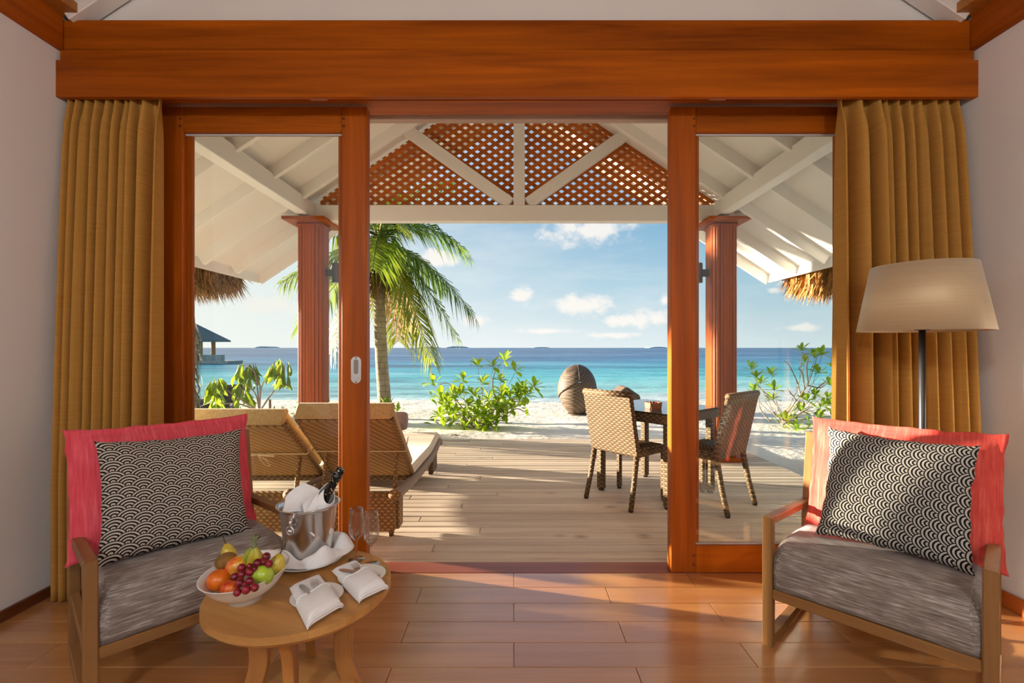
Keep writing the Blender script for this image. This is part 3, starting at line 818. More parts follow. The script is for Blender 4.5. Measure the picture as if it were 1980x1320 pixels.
# ---- things on the coffee table
china = plain('white_china', lin(238, 236, 230), .25, .02, 5, 0, 0, .5, .2)
napm = fabric('white_napkin', lin(240, 239, 237), lin(246, 245, 243), lin(243, 242, 240), .9, (40, 40, 40), bmp=.03)
BC = Vector((-.822, 1.452, ZT))
bowl = empty('fruit_bowl', BC, 0, 'oval white china bowl of mixed fruit on round table', 'bowl')
prof = [(0, .010), (.040, .010), (.043, .0), (.047, .0), (.046, .012), (.060, .018), (.088, .042), (.104, .066), (.114, .088), (.116, .090), (.112, .090), (.100, .070), (.084, .047), (.056, .024), (0, .018)]
V, F = lathe(prof, 48, 1.0, 1.0)
V = [(p[0]*(1.0+.0*p[2]), p[1]*(1.0+.25*min(1, p[2]/.09)), p[2]) for p in V]
mobj('bowl_body', (V, F), china, bowl, True)
def fruitm(name, c1, c2, rough=.35, axis=(12, 12, 12), sub=0.0, lo=.4, hi=.6):
    def bd(t, b):
        t.set(b.inputs['Base Color'], t.ramp(t.noise(t.vmul(t.obj(), axis), 1.6, 4, .6), [(lo, c1), (hi, c2)]))
        bump(t, b, t.noise(t.obj(), 220, 2), .06, .002)
    return mat(name, c1, rough, 0, .5, .1, bd)
fm = dict(orange=fruitm('orange_peel', lin(214, 92, 14), lin(232, 120, 24)), nect=fruitm('nectarine_skin', lin(196, 44, 20), lin(232, 112, 34), .4, (18, 18, 18)),
          mango=fruitm('mango_skin', lin(226, 88, 40), lin(226, 172, 52), .35, (14, 14, 14)), kiwi=fruitm('kiwi_skin', lin(112, 76, 26), lin(144, 104, 40), .8),
          pear=fruitm('pear_skin', lin(196, 170, 40), lin(220, 200, 84), .35, (25, 25, 25)), apple=fruitm('green_apple_skin', lin(138, 168, 28), lin(178, 200, 62), .25),
          grape=fruitm('red_grape_skin', lin(92, 14, 28), lin(146, 28, 44), .18), stem=plain('fruit_stem', lin(86, 58, 34), .8),
          ban=fruitm('banana_skin', lin(206, 176, 40), lin(150, 160, 52), .45, (10, 10, 10)), bstem=plain('banana_stem', lin(118, 124, 84), .7, .3, 30))
def fruit(name, px, py, z, vf, m_, label, cat, rot=(0, 0, 0), stem=None):
    p = on(px, py, z)
    o = empty(name, p, 0, label, cat)
    o.rotation_euler = rot
    mobj('body', vf, m_, o, True)
    if stem: mobj('stem', tube(*stem), fm['stem'], o, True)
    return o
def appleish(r, dim=.25, fl_=.9):
    def fn(p):
        k = p.normalized() if p.length else p; rr = r*(1-dim*math.exp(-((1-k.z)/.10))-.16*math.exp(-((1+k.z)/.12)))
        return Vector((k.x*rr, k.y*rr, k.z*rr*fl_))
    return sphere(1, seg=24, ring=18, fn=fn)
def pearish(r):
    def fn(p):
        k = p.normalized(); zz = k.z; h = math.sqrt(max(0, 1-zz*zz))
        return Vector((k.x*r*(1-.30*max(0, zz+.1)), k.y*r*(1-.30*max(0, zz+.1)), (zz*1.28+.14*max(0, zz))*r))
    return sphere(1, seg=20, ring=16, fn=fn)
fruit('orange', 423, 1121, .527, appleish(.033, .1, .95), fm['orange'], 'round orange at the left end of the fruit bowl', 'orange')
fruit('nectarine', 445, 1138, .520, appleish(.027, .2, .97), fm['nect'], 'red and orange nectarine at the bowl front, left of the grapes', 'nectarine')
fruit('nectarine', 488, 1082, .548, appleish(.027, .2, .97), fm['nect'], 'red nectarine half hidden under the banana bunch', 'nectarine')
fruit('mango', 459, 1094, .553, sphere(.034, .028, .029, 20, 14), fm['mango'], 'red and yellow mango in the middle of the bowl', 'mango', (0, -.3, .5))
fruit('kiwi', 437, 1084, .560, sphere(.031, .025, .025, 20, 14), fm['kiwi'], 'brown kiwi lying at the back left of the bowl', 'kiwi', (0, -.15, .6))
fruit('pear', 442, 1070, .553, pearish(.024), fm['pear'], 'yellow pear with long stem behind the kiwi', 'pear', (0, -.25, 0), ([(0, 0, .030), (-.003, 0, .044), (-.003, 0, .060)], [.0018, .0015, .002], 6))
fruit('apple', 507, 1112, .546, appleish(.033, .28, .88), fm['apple'], 'green apple in the fruit bowl beside the grapes', 'apple', (-.75, .1, 0), ([(0, 0, .018), (.001, 0, .027)], [.0016, .0016], 6))
fruit('pear', 535, 1093, .545, pearish(.027), fm['pear'], 'yellow green pear with long stem at the bowl right end', 'pear', (0, .25, 0), ([(0, 0, .034), (.004, 0, .052), (.010, 0, .072)], [.0018, .0013, .0018], 6))
bb = empty('banana_bunch', on(492, 1048, .628), 0, 'bunch of small bananas with grey green stems at the bowl back', 'bananas')
for i, (dx_, dy_) in enumerate(((-.055, .012), (-.012, -.004), (.022, .0), (-.030, .028))):
    pts = bez((0, 0, -.012), (dx_*.4, dy_, -.045), (dx_*1.3, dy_*1.5+.005, -.095), 10)
    rr = [.006, .0075, .010, .0125, .014, .0145, .0145, .014, .012, .009, .004]
    mobj('banana', tube(pts, rr, 9), fm['ban'], bb, True)
    mobj('banana_stem', tube(bez((dx_*.04, dy_*.1, -.018), (dx_*.05-.003, dy_*.2, .005), (.003-.008*i+.012, .004*i-.006, .022-.004*(i % 2)), 6), [.0075, .007, .006, .005, .0045, .004, .0035], 8), fm['bstem'], bb, True)
mobj('tendril', tube(catmull([(-.004, 0, .0), (.002, 0, .018), (.012, 0, .022), (.016, 0, .016), (.010, 0, .010)], 5), .0018, 6), fm['stem'], bb, True)
gb = empty('grape_bunch', on(470, 1115, .55), 0, 'bunch of dark red grapes lying over the fruit', 'grapes')
g0 = None; gl_ = Vector(gb.location)
for (x, y_, r) in [(1110, 465, 78), (980, 560, 78), (1160, 575, 64), (845, 612, 50), (720, 640, 76), (850, 700, 74), (718, 745, 66), (612, 780, 70), (850, 850, 72), (690, 880, 72), (790, 985, 76), (930, 950, 70), (650, 1030, 64), (1075, 545, 55), (770, 900, 50), (930, 660, 50), (700, 820, 55)]:
    px, py = 380+x/8.253, 1020+y_/8.25
    z = .590-(y_-465)/535*.048
    p = on(px, py, z)
    if g0 is None:
        g0 = mobj('grape', sphere(.0128, .0118, .0118, 16, 12), fm['grape'], gb, True); o = g0
    else: o = link_copy(g0, gb)
    o.location = p-gl_; o.rotation_euler = (random.uniform(0, 3), random.uniform(0, 3), random.uniform(0, 3)); k = r/74; o.scale = (k, k, k)
mobj('stalk', tube([on(511, 1075, .583)-gl_, on(480, 1098, .565)-gl_, on(468, 1120, .548)-gl_, on(470, 1140, .535)-gl_], .0018, 6), fm['stem'], gb, True)

# champagne bucket on its plate
SC = Vector((-.738, 1.705, 0))
pr_ = [(0, .004), (.055, .004), (.058, 0), (.062, 0), (.062, .004), (.095, .012), (.122, .020), (.1235, .0215), (.121, .0225), (.094, .0155), (.06, .008), (0, .008)]
plate = mobj('plate', lathe(pr_, 56), china, None, True); plate.location = (SC.x, SC.y, ZT); tag(plate, 'large white china plate under the ice bucket', 'plate')
bk_ = empty('ice_bucket', (SC.x, SC.y, ZT+.009), 0, 'polished steel ice bucket with chilled bottle on white plate', 'bucket')
pr_ = [(0, 0), (.070, 0), (.074, .003), (.076, .01), (.096, .188), (.101, .196), (.107, .201), (.108, .203), (.106, .2045), (.099, .198), (.093, .187), (.074, .012), (0, .008)]
steel = plain('polished_steel', (.70, .69, .68), .22, .05, 30, .02, 1.0)
mobj('bucket_body', lathe(pr_, 64), steel, bk_, True)
for s in (-1, 1):
    a_ = math.radians(-100 if s < 0 else 80)
    R = Matrix.Rotation(a_, 4, 'Z')
    hd = mobj('handle_bracket', xf(join(tube([(.095, 0, .180), (.104, 0, .170), (.106, 0, .152)], .005, 8), tube([(.106+.0, .013*math.sin(t), .142+.013*math.cos(t)) for t in [2*PI*i/20 for i in range(21)]], .0035, 8, cap=False), shift(sphere(.010), (.104, 0, .140))), R), steel, bk_, True)
# bottle
bdir = Vector((.56, -.04, 1)).normalized(); b0 = Vector((SC.x-.035, SC.y, ZT+.06))
bt = empty('champagne_bottle', b0, 0, 'dark champagne bottle with black foil neck in the ice bucket', 'bottle')
bt.rotation_euler = bdir.to_track_quat('Z', 'Y').to_euler()
foil = mat('black_foil', (.02, .02, .02), .25, .4)
def foil_bd(t, b):
    n_ = t.n('TexVoronoi'); t.set(n_.inputs['Vector'], t.obj()); n_.inputs['Scale'].default_value = 110
    t.set(b.inputs['Base Color'], t.ramp(n_.outputs['Distance'], [(.28, lin(190, 170, 130)), (.36, (.015, .013, .012))]))
foil_bd(NT(foil.node_tree), foil.node_tree.nodes['Principled BSDF'])
mobj('glass_body', lathe([(0, 0), (.034, 0), (.036, .004), (.036, .09), (.032, .115), (.020, .150), (.0155, .185), (0, .185)], 32), plain('dark_bottle_glass', (.012, .02, .012), .1), bt, True)
mobj('foil_neck', lathe([(.0175, .180), (.0165, .225), (.0155, .275), (.0182, .280), (.0182, .293), (.0155, .2945), (.0160, .312), (.0125, .318), (0, .318)], 28), foil, bt, True)
# napkin wound round the bottle
def sheet(fn, nu, nv, m_, name, label, cat, th=.0025, group=None):
    V = [fn(i/nu, j/nv) for j in range(nv+1) for i in range(nu+1)]
    F = [(j*(nu+1)+i, j*(nu+1)+i+1, (j+1)*(nu+1)+i+1, (j+1)*(nu+1)+i) for j in range(nv) for i in range(nu)]
    o = mobj(name, (V, F), m_, None, True); sd = o.modifiers.new('thickness', 'SOLIDIFY'); sd.thickness = th; sd.offset = 0
    return tag(o, label, cat, group)
def bn(u, v):
    # cone of cloth wound about the leaning bottle: wide at the bucket rim, tight at the neck
    q = bdir.to_track_quat('Z', 'Y')
    a = math.radians(-215)+u*2*PI*1.12
    lo_ = .105+.045*math.sin(a-.4); up = .232+.030*math.sin(a*1.0+.6)-.030*u
    s_ = lo_+(up-lo_)*v
    k = max(0, min(1, (s_-.10)/.13))
    r = .078*(1-k)**1.15+.0215*k+.004*u+.0045*math.sin(a*4+5*v)*(1-v*.7)
    p = q @ Vector((r*math.cos(a), r*math.sin(a), s_)); p.x *= 1.0
    return b0+p
sheet(bn, 84, 18, napm, 'bottle_napkin', 'white napkin wrapped around the champagne bottle neck', 'napkin')
def bn2(u, v):
    # folded corner standing behind, over the far left rim
    p0 = Vector((SC.x-.088, SC.y+.015, ZT+.206))
    pk_ = 1-abs(u-.5)*2
    x = .115*u-.004+.010*v; z = (.018+.052*pk_**.8)*(1-v)+.003*math.sin(u*9+v*5)
    return p0+Vector((x, .05*u-.055*v+.012*math.sin(PI*v), z-.022*v))
sheet(bn2, 24, 14, napm, 'folded_napkin', 'white napkin corner standing above the left rim of the ice bucket', 'napkin', .004)
# napkin lying round the bucket foot
def ring_nap(u, v):
    a = math.radians(-150+215*u)
    far = max(0, (u-.6)/.4)
    r = .0845+(.046+.030*far)*v+.010*math.sin(u*17)*v
    fold_ = abs(math.sin(u*8.3+.5))**1.5
    z = .024+.050*math.sin(PI*min(1, v*.9+.08))*(.25+.75*fold_)+.010*(1-v)+.004*math.sin(u*40)*v*(1-v)*4
    return Vector((SC.x+r*math.cos(a), SC.y+r*math.sin(a)*.95, ZT+z))
sheet(ring_nap, 70, 12, napm, 'draped_napkin', 'white napkin draped on the plate around the bucket foot', 'napkin', .003)
# small plates, napkins, cutlery
def setting(pc, corners, lab, kx):
    pp = mobj('side_plate', lathe([(0, .003), (.035, .003), (.038, 0), (.041, 0), (.05, .005), (.076, .013), (.077, .0145), (.075, .0152), (.05, .008), (0, .006)], 48), china, None, True)
    pp.location = (pc[0], pc[1], ZT); tag(pp, 'small white side plate under the folded napkin %s' % lab, 'plate', 'side plates')
    TL, TR_, BR, BL = [Vector((*c, ZT)) for c in corners]
    pt = lambda u, v: (TL*(1-u)+TR_*u)*(1-v)+(BL*(1-u)+BR*u)*v
    # lower folded block: rounded slab following the plate
    def slab(u, v, top):
        p = pt(u, v)
        ed = min(1, min(u, 1-u)/.14)**.5 if min(u, 1-u) < .14 else 1
        ev_ = min(1, min(v, 1-v)/.07)**.5 if min(v, 1-v) < .07 else 1
        h = .013+.008*math.sin(PI*v)*math.sin(PI*u)+.0025*math.sin(5*u+9*v)
        mid = .014
        return p+Vector((0, 0, mid+(h*ed*ev_*.8 if top else -.012*ed*ev_*(0.25 if .2 < v < .8 else .9))))
    nu, nv = 18, 30; V, F = [], []
    for top in (1, 0):
        for j in range(nv+1):
            for i in range(nu+1): V.append(slab(i/nu, j/nv, top))
    N_ = (nu+1)*(nv+1)
    for j in range(nv):
        for i in range(nu):
            a = j*(nu+1)+i; F.append((a, a+nu+1, a+nu+2, a+1)); F.append((N_+a, N_+a+1, N_+a+nu+2, N_+a+nu+1))
    nk = empty('napkin', pt(.5, .5), 0, 'white napkin folded into a cutlery pouch %s' % lab, 'napkin', 'folded napkins')
    off = -pt(.5, .5)
    mobj('folded_base', shift((V, F), off), napm, nk, True)
    # pocket flap over the lower half with a curved mouth
    def flap(u, v, s_):
        v0 = .47+.10*math.sin(PI*u)*.5+.05*(u-.5); vv = v0+(1.015-v0)*v; uu = -.03+1.06*u
        p = pt(uu, vv); ed = max(0, 1-abs(2*u-1)**6)
        h = .038+.010*math.sin(PI*v)*math.sin(PI*u)+.004*math.sin(7*u+3)*(1-v)
        z = .006+(h-.006)*(ed**.6)*(1-.75*max(0, (v-.86)/.14)**2)
        return p+Vector((0, 0, z+s_))
    V, F = [], []; nu, nv = 22, 20
    for s_ in (0, -.003):
        for j in range(nv+1):
            for i in range(nu+1): V.append(flap(i/nu, j/nv, s_))
    N_ = (nu+1)*(nv+1)
    for j in range(nv):
        for i in range(nu):
            a = j*(nu+1)+i; F.append((a, a+nu+1, a+nu+2, a+1)); F.append((N_+a, N_+a+1, N_+a+nu+2, N_+a+nu+1))
    for i in range(nu):
        F.append((i, i+1, N_+i+1, N_+i)); a = nv*(nu+1)+i; F.append((a+1, a, N_+a, N_+a+1))
    for j in range(nv):
        a = j*(nu+1); F.append((a+nu+1, a, N_+a, N_+a+nu+1)); a += nu; F.append((a, a+nu+1, N_+a+nu+1, N_+a))
    mobj('pocket_flap', shift((V, F), off), napm, nk, True)
    mobj('hem', tube([flap(i/24, 0, 0)+off for i in range(25)], .0028, 8), napm, nk, True)
    mobj('fold', tube([flap(i/24, .985, .004)+off for i in range(25)], .0045, 8), napm, nk, True)
    # fork and knife sticking out of the pocket
    ax = (pt(.5, 0)-pt(.5, 1)).normalized(); sd = Vector((ax.y, -ax.x, 0))
    zf = ZT+.0345
    def lay(o2, uu, vv, tw):
        p = pt(uu, vv); o2.location = (p.x, p.y, zf)
        o2.rotation_euler = (0, 0, math.atan2(ax.y, ax.x)-PI/2+tw); return o2
    fk = empty('fork', (0, 0, 0), 0, 'steel dinner fork tucked in the napkin %s' % lab, 'fork', 'forks')
    mobj('tines', join(*[tube([(s_*.0058, .0, 0), (s_*.0062, .018, .002), (s_*.0055, .038, .001)], [.0016, .0015, .0008], 6) for s_ in (-1.6, -.55, .55, 1.6)]), steel, fk, True)
    mobj('handle', join(([(-.011, 0, .001), (-.008, -.014, -.001), (-.003, -.025, -.002), (.003, -.025, -.002), (.008, -.014, -.001), (.011, 0, .001)]+[(-.011, 0, -.001), (-.008, -.014, -.003), (-.003, -.025, -.004), (.003, -.025, -.004), (.008, -.014, -.003), (.011, 0, -.001)],
          [(0, 1, 2, 3, 4, 5), (11, 10, 9, 8, 7, 6)]+[(i, (i+1) % 6, (i+1) % 6+6, i+6) for i in range(6)]), box(-.0035, .0035, -.11, -.022, -.0045, -.0015, .0008)), steel, fk)
    lay(fk, .60, .38, -.12)
    kn = empty('knife', (0, 0, 0), 0, 'steel table knife tucked in the napkin %s' % lab, 'knife', 'knives')
    bl = [(-.008, -.03), (.009, -.03), (.0095, .01), (.008, .026), (.002, .036), (-.004, .034), (-.0078, .02)]
    mobj('blade', extrude_poly(bl, (0, 0, -.001), (1, 0, 0), (0, 1, 0), (0, 0, 1), .0016), steel, kn)
    mobj('handle', box(-.006, .006, -.12, -.028, -.003, .003, .001), steel, kn)
    lay(kn, .28, .36, kx)
    return nk
setting((-.602, 1.45), [(-.706, 1.489), (-.6495, 1.581), (-.506, 1.392), (-.560, 1.290)], 'nearest the table front edge', .12)
setting((-.506, 1.58), [(-.617, 1.603), (-.562, 1.685), (-.402, 1.497), (-.4628, 1.4225)], 'beside the champagne glasses', .55)
# champagne flutes
fg = bpy.data.materials.new('clear_glass'); fg.use_nodes = True; fgn = fg.node_tree; fgn.nodes.clear(); t = NT(fgn)
trn = t.n('BsdfTransparent'); t.set(trn.inputs[0], (.97, .98, .98)); glo = t.n('BsdfGlossy'); glo.inputs['Roughness'].default_value = .01
lw = t.n('LayerWeight'); t.set(lw.inputs[0], t.m('MULTIPLY_ADD', t.noise(t.obj(), 3, 2), .02, .28)); mxs = t.n('MixShader'); t.set(mxs.inputs[0], t.m('MULTIPLY', lw.outputs['Facing'], .95, clamp=True))
fgn.links.new(trn.outputs[0], mxs.inputs[1]); fgn.links.new(glo.outputs[0], mxs.inputs[2]); oo = t.n('OutputMaterial'); fgn.links.new(mxs.outputs[0], oo.inputs[0])
for (x, yy, lab, h) in ((-.572, 1.722, 'empty champagne flute nearer the ice bucket, left of the pair', .187), (-.505, 1.680, 'empty champagne flute at the table edge, right of the pair', .190)):
    f_ = empty('champagne_flute', (x, yy, ZT), 0, lab, 'glass', 'champagne flutes'); k = h/.187
    mobj('bowl', lathe([(.0225, .187*k), (.0245, .165*k), (.027, .135), (.0275, .115), (.0255, .098), (.019, .083), (.009, .073), (.004, .068), (0, .068), (0, .072), (.008, .076), (.018, .086), (.0245, .0995), (.0264, .115), (.026, .135), (.0236, .165*k), (.0218, .187*k)], 36, close=True), fg, f_, True)
    mobj('stem', lathe([(.0036, .068), (.0030, .05), (.0032, .015), (.006, .006), (.0045, .005)], 14), fg, f_, True)
    mobj('foot', lathe([(0, 0), (.030, 0), (.0305, .0012), (.028, .0024), (.010, .005), (0, .0065)], 36), fg, f_, True)
# ================================================================== BEACH AND SEA
WATER = -.30
def sand_z(x, yy):
    t = max(0., min(1., (yy-6.6)/8.6))
    z = -.07-.30*t**1.3
    z += .035*noise.noise(Vector((x*.35, yy*.5, 0)))+.020*noise.noise(Vector((x*1.3, yy*1.6, 3)))*(1-.5*t)+.010*noise.noise(Vector((x*4.0, yy*5.0, 8)))
    if yy > 15.2: z -= (yy-15.2)*.12
    if yy < 6.75: z = min(z, -.075)
    if abs(x) < 2.86 and yy < 6.52 or yy < 2.9: z = -.22
    return z
xs = [-60, -40, -25, -17]+[-13+.4*i for i in range(15)]+[-7+.085*i for i in range(170)]+[7.45+.4*i for i in range(15)]+[15, 20, 30, 45, 60]
ys = [-30, -15, -6, -2, 1, 2.4, 2.95, 3.4, 3.9, 4.4, 4.9, 5.4, 5.9]+[6.2+.055*i for i in range(150)]+[14.5+.15*i for i in range(14)]+[17.5, 20]
V = [(x, yy, sand_z(x, yy)) for yy in ys for x in xs]; nx = len(xs)
F = [(j*nx+i, j*nx+i+1, (j+1)*nx+i+1, (j+1)*nx+i) for j in range(len(ys)-1) for i in range(nx-1)]
def sand_bd(t, b):
    o_ = t.obj()
    n1 = t.noise(o_, 1.3, 5, .6); n2 = t.noise(o_, 60, 3, .7); n3 = t.noise(t.vmul(o_, (9, 14, 9)), 1.0, 3, .5)
    c = t.ramp(t.m('MULTIPLY_ADD', n2, .35, t.m('MULTIPLY', n1, .65)), [(.3, lin(214, 204, 188)), (.7, lin(242, 236, 224))])
    vo = t.n('TexVoronoi'); t.set(vo.inputs['Vector'], o_); vo.inputs['Scale'].default_value = 5.0
    sp = t.ramp(vo.outputs['Distance'], [(.02, 1.0), (.045, 0.0)])
    c = t.mix(t.m('MULTIPLY', sp, .6), c, lin(120, 96, 70))
    yv = t.sep(o_)[1]
    wet = t.m('MULTIPLY', t.m('SUBTRACT', yv, 13.9), 1.2, clamp=True)
    c = t.mix(t.m('MULTIPLY', wet, .35), c, lin(196, 186, 168))
    t.set(b.inputs['Base Color'], c)
    bump(t, b, t.m('ADD', t.m('MULTIPLY', n3, .8), t.m('MULTIPLY', n2, .12)), .6, .06)
struct('beach', (V, F), mat('coral_sand', lin(236, 228, 214), .95, 0, .1, 0, sand_bd), None, True)

# sea: one wide sheet, colour by the depth of the water over the sand shelf
def sea_bd(t, b):
    o_ = t.obj(); x, yv, z = t.sep(o_)
    big = t.noise(t.vmul(o_, (.035, .12, 1)), 1.0, 4, .55)
    yy = t.m('ADD', yv, t.m('MULTIPLY', t.m('SUBTRACT', big, .5), t.m('MULTIPLY', yv, .55)))
    yy = t.m('ADD', yy, t.m('MULTIPLY', t.m('MAXIMUM', x, 0.0), -.25))
    f = t.m('DIVIDE', t.m('LOGARITHM', t.m('DIVIDE', t.m('MAXIMUM', yy, 12.0), 12.0), 10.0), 2.0)
    c = t.ramp(f, [(0.0, lin(196, 220, 212)), (.06, lin(150, 212, 208)), (.14, lin(70, 186, 194)), (.22, lin(44, 164, 184)), (.30, lin(40, 128, 168)), (.42, lin(36, 96, 146)), (.7, lin(34, 82, 130)), (1.0, lin(52, 104, 150))])
    # wind ripples and crests, finer near the shore
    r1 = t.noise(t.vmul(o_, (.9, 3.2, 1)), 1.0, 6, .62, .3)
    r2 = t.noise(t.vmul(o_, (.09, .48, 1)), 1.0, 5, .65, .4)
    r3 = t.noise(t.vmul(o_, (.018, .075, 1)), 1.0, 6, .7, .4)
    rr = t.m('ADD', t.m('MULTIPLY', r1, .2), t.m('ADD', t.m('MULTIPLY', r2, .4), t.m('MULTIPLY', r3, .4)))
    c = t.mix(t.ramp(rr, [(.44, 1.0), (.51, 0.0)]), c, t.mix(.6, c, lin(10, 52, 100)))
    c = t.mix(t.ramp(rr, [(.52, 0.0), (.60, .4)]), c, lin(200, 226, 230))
    foam = t.m('MULTIPLY', t.ramp(t.noise(t.vmul(o_, (.5, 2.2, 1)), 1.0, 5, .7), [(.56, 0.0), (.70, 1.0)]), t.ramp(f, [(.03, .85), (.13, 0.0)]))
    edge = t.ramp(f, [(.040, 1.0), (.055, 0.0)])
    c = t.mix(t.m('MAXIMUM', foam, t.m('MULTIPLY', edge, .6)), c, lin(240, 244, 240))
    t.set(b.inputs['Base Color'], c)
    bump(t, b, t.m('ADD', r1, t.m('MULTIPLY', r2, 1.2)), .45, .35)
    b.inputs['IOR'].default_value = 1.33
sea_m = mat('lagoon_water', lin(44, 150, 176), .28, 0, .28, 0, sea_bd)
struct('sea', ([(-9000, 13.2, WATER), (9000, 13.2, WATER), (9000, 9000, WATER), (-9000, 9000, WATER)], [(0, 1, 2, 3)]), sea_m)

# low islands on the horizon
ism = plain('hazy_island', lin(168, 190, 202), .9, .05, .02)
for px0, px1, h, lab in ((862, 905, 3.2, 'low hazy island on the horizon right of the palm trunk'), (492, 524, 3.0, 'tiny hazy island on the horizon between gazebo and left column'), (805, 850, 2.0, 'faint flat island on the horizon just behind the palm fronds'), (1030, 1065, 1.8, 'faint low island on the horizon above the green bush'), (1255, 1292, 2.2, 'faint low island on the horizon left of the right door')):
    Yi = 3000.; a, b_ = (px0-CX)/FPX*Yi, (px1-CX)/FPX*Yi; hh = h/FPX*Yi; n = 14
    top = [(a+(b_-a)*i/n, -.6+hh*(max(0, math.sin(PI*i/n))**.5)*(1+.25*noise.noise(Vector((i*.9, h, 0))))) for i in range(n+1)]
    poly = [(a, -2.)]+top+[(b_, -2.)]
    tag(mobj('island', extrude_poly(poly[::-1], (0, Yi, 0), (1, 0, 0), (0, 0, 1), (0, 1, 0), 120), ism), lab, 'island', 'islands on the horizon')

# gazebo standing in the water
gz = empty('gazebo', (-30.2, 45, WATER), 0, 'grey roofed wooden gazebo on a jetty in the sea at left', 'gazebo')
gz.scale = (1, 1, 1)
slate = plain('grey_shingle', lin(96, 116, 118), .8, .15, 3)
pale = wood('bleached_timber', lin(150, 150, 138), lin(190, 192, 180), 'z', .8)
mobj('roof', ([(-3.2, -1.3, 2.2), (2.55, -1.3, 2.2), (2.55, 1.3, 2.2), (-3.2, 1.3, 2.2), (-.4, 0, 4.0), (-3.2, -1.3, 2.08), (2.55, -1.3, 2.08), (2.55, 1.3, 2.08), (-3.2, 1.3, 2.08)], [(0, 1, 4), (1, 2, 4), (2, 3, 4), (3, 0, 4), (0, 5, 6, 1), (1, 6, 7, 2), (2, 7, 8, 3), (3, 8, 5, 0), (8, 7, 6, 5)]), slate, gz)
for x in (-2.4, 1.05):
    for yy in (-.95, .95): mobj('post', box(x-.14, x+.14, yy-.14, yy+.14, .4, 2.15, .02), wood('gazebo_post', lin(140, 100, 60), lin(180, 140, 92), 'z', .7), gz)
mobj('floor_slab', box(-3.2, 3.8, -1.2, 1.2, .0, .30, .03), pale, gz)
for i in range(19):
    x = -2.3+i*.30
    mobj('screen_board', box(x, x+.285, -1.12, -1.05, .30, .86, .01), pale, gz)
for x in (-2.8, -.6, 1.6, 3.2): mobj('pile', box(x-.12, x+.12, -.12, .12, -1.5, .2, .02), pale, gz)

# ================================================================== PLANTS
def leafm(name, c1, c2, trans=.45):
    m_ = bpy.data.materials.new(name); m_.use_nodes = True; t = NT(m_.node_tree); b = m_.node_tree.nodes['Principled BSDF']; o_ = m_.node_tree.nodes['Material Output']
    oi = t.n('ObjectInfo').outputs['Random']
    f = t.m('ADD', t.m('MULTIPLY', t.noise(t.obj(), 9, 3), .6), t.m('MULTIPLY', oi, .5))
    c = t.ramp(f, [(.25, c1), (.75, c2)])
    t.set(b.inputs['Base Color'], c); b.inputs['Roughness'].default_value = .45
    tl = t.n('BsdfTranslucent'); t.set(tl.inputs[0], t.mix(.35, c, lin(214, 214, 60)))
    mx = t.n('MixShader'); mx.inputs[0].default_value = trans
    m_.node_tree.links.new(b.outputs[0], mx.inputs[1]); m_.node_tree.links.new(tl.outputs[0], mx.inputs[2]); m_.node_tree.links.new(mx.outputs[0], o_.inputs[0])
    return m_
bark = wood('branch_bark', lin(110, 92, 76), lin(168, 148, 126), 'z', .9, 0, .1, .5, .4)
green = leafm('succulent_leaf', lin(70, 122, 20), lin(150, 186, 44))
droopg = leafm('broad_leaf', lin(74, 112, 22), lin(138, 164, 50), .35)
def leaf_mesh(L, wmax, cup=.25, droop=.2):
    """obovate leaf growing along +x, midrib raised; two-sided quads"""
    V, F = [], []; n = 5
    for i in range(n+1):
        t_ = i/n; w_ = wmax*(math.sin(PI*min(1, t_**1.25*.93+.04))**.8)*(.45+.75*t_)
        if i == n: w_ = wmax*.12
        x = L*t_; z = -droop*L*t_*t_
        V += [(x, -w_/2, z+cup*w_*.5), (x, 0, z), (x, w_/2, z+cup*w_*.5)]
    for i in range(n):
        a = 3*i; F += [(a, a+3, a+4, a+1), (a+1, a+4, a+5, a+2)]
    return V, F
def twig(pts, r0, r1, n=5):
    c = catmull(pts, n); return tube(c, [r0+(r1-r0)*i/(len(c)-1) for i in range(len(c))], 7)
def dirmat(p, dv, roll, sc):
    x = dv.normalized(); u = Vector((0, 0, 1)) if abs(x.z) < .95 else Vector((0, 1, 0))
    y_ = u.cross(x).normalized(); z = x.cross(y_)
    m_ = Matrix(((x.x, y_.x, z.x, 0), (x.y, y_.y, z.y, 0), (x.z, y_.z, z.z, 0), (0, 0, 0, 1)))
    return Matrix.Translation(p) @ m_ @ Matrix.Rotation(roll, 4, 'X') @ Matrix.Scale(sc, 4)
def rosette(parent, proto, p, axis, n, rnd, spread=(.25, 1.25), sc=1.0, off=Vector()):
    axis = axis.normalized(); u = axis.orthogonal().normalized(); v = axis.cross(u)
    for i in range(n):
        a = i*2.399+rnd.uniform(-.3, .3); e = spread[0]+(spread[1]-spread[0])*((i+.5)/n)+rnd.uniform(-.12, .12)
        dv = axis*math.cos(e)+(u*math.cos(a)+v*math.sin(a))*math.sin(e)
        link_copy(proto, parent, dirmat(p-off, dv, rnd.uniform(-.3, .3), sc*rnd.uniform(.75, 1.15)))
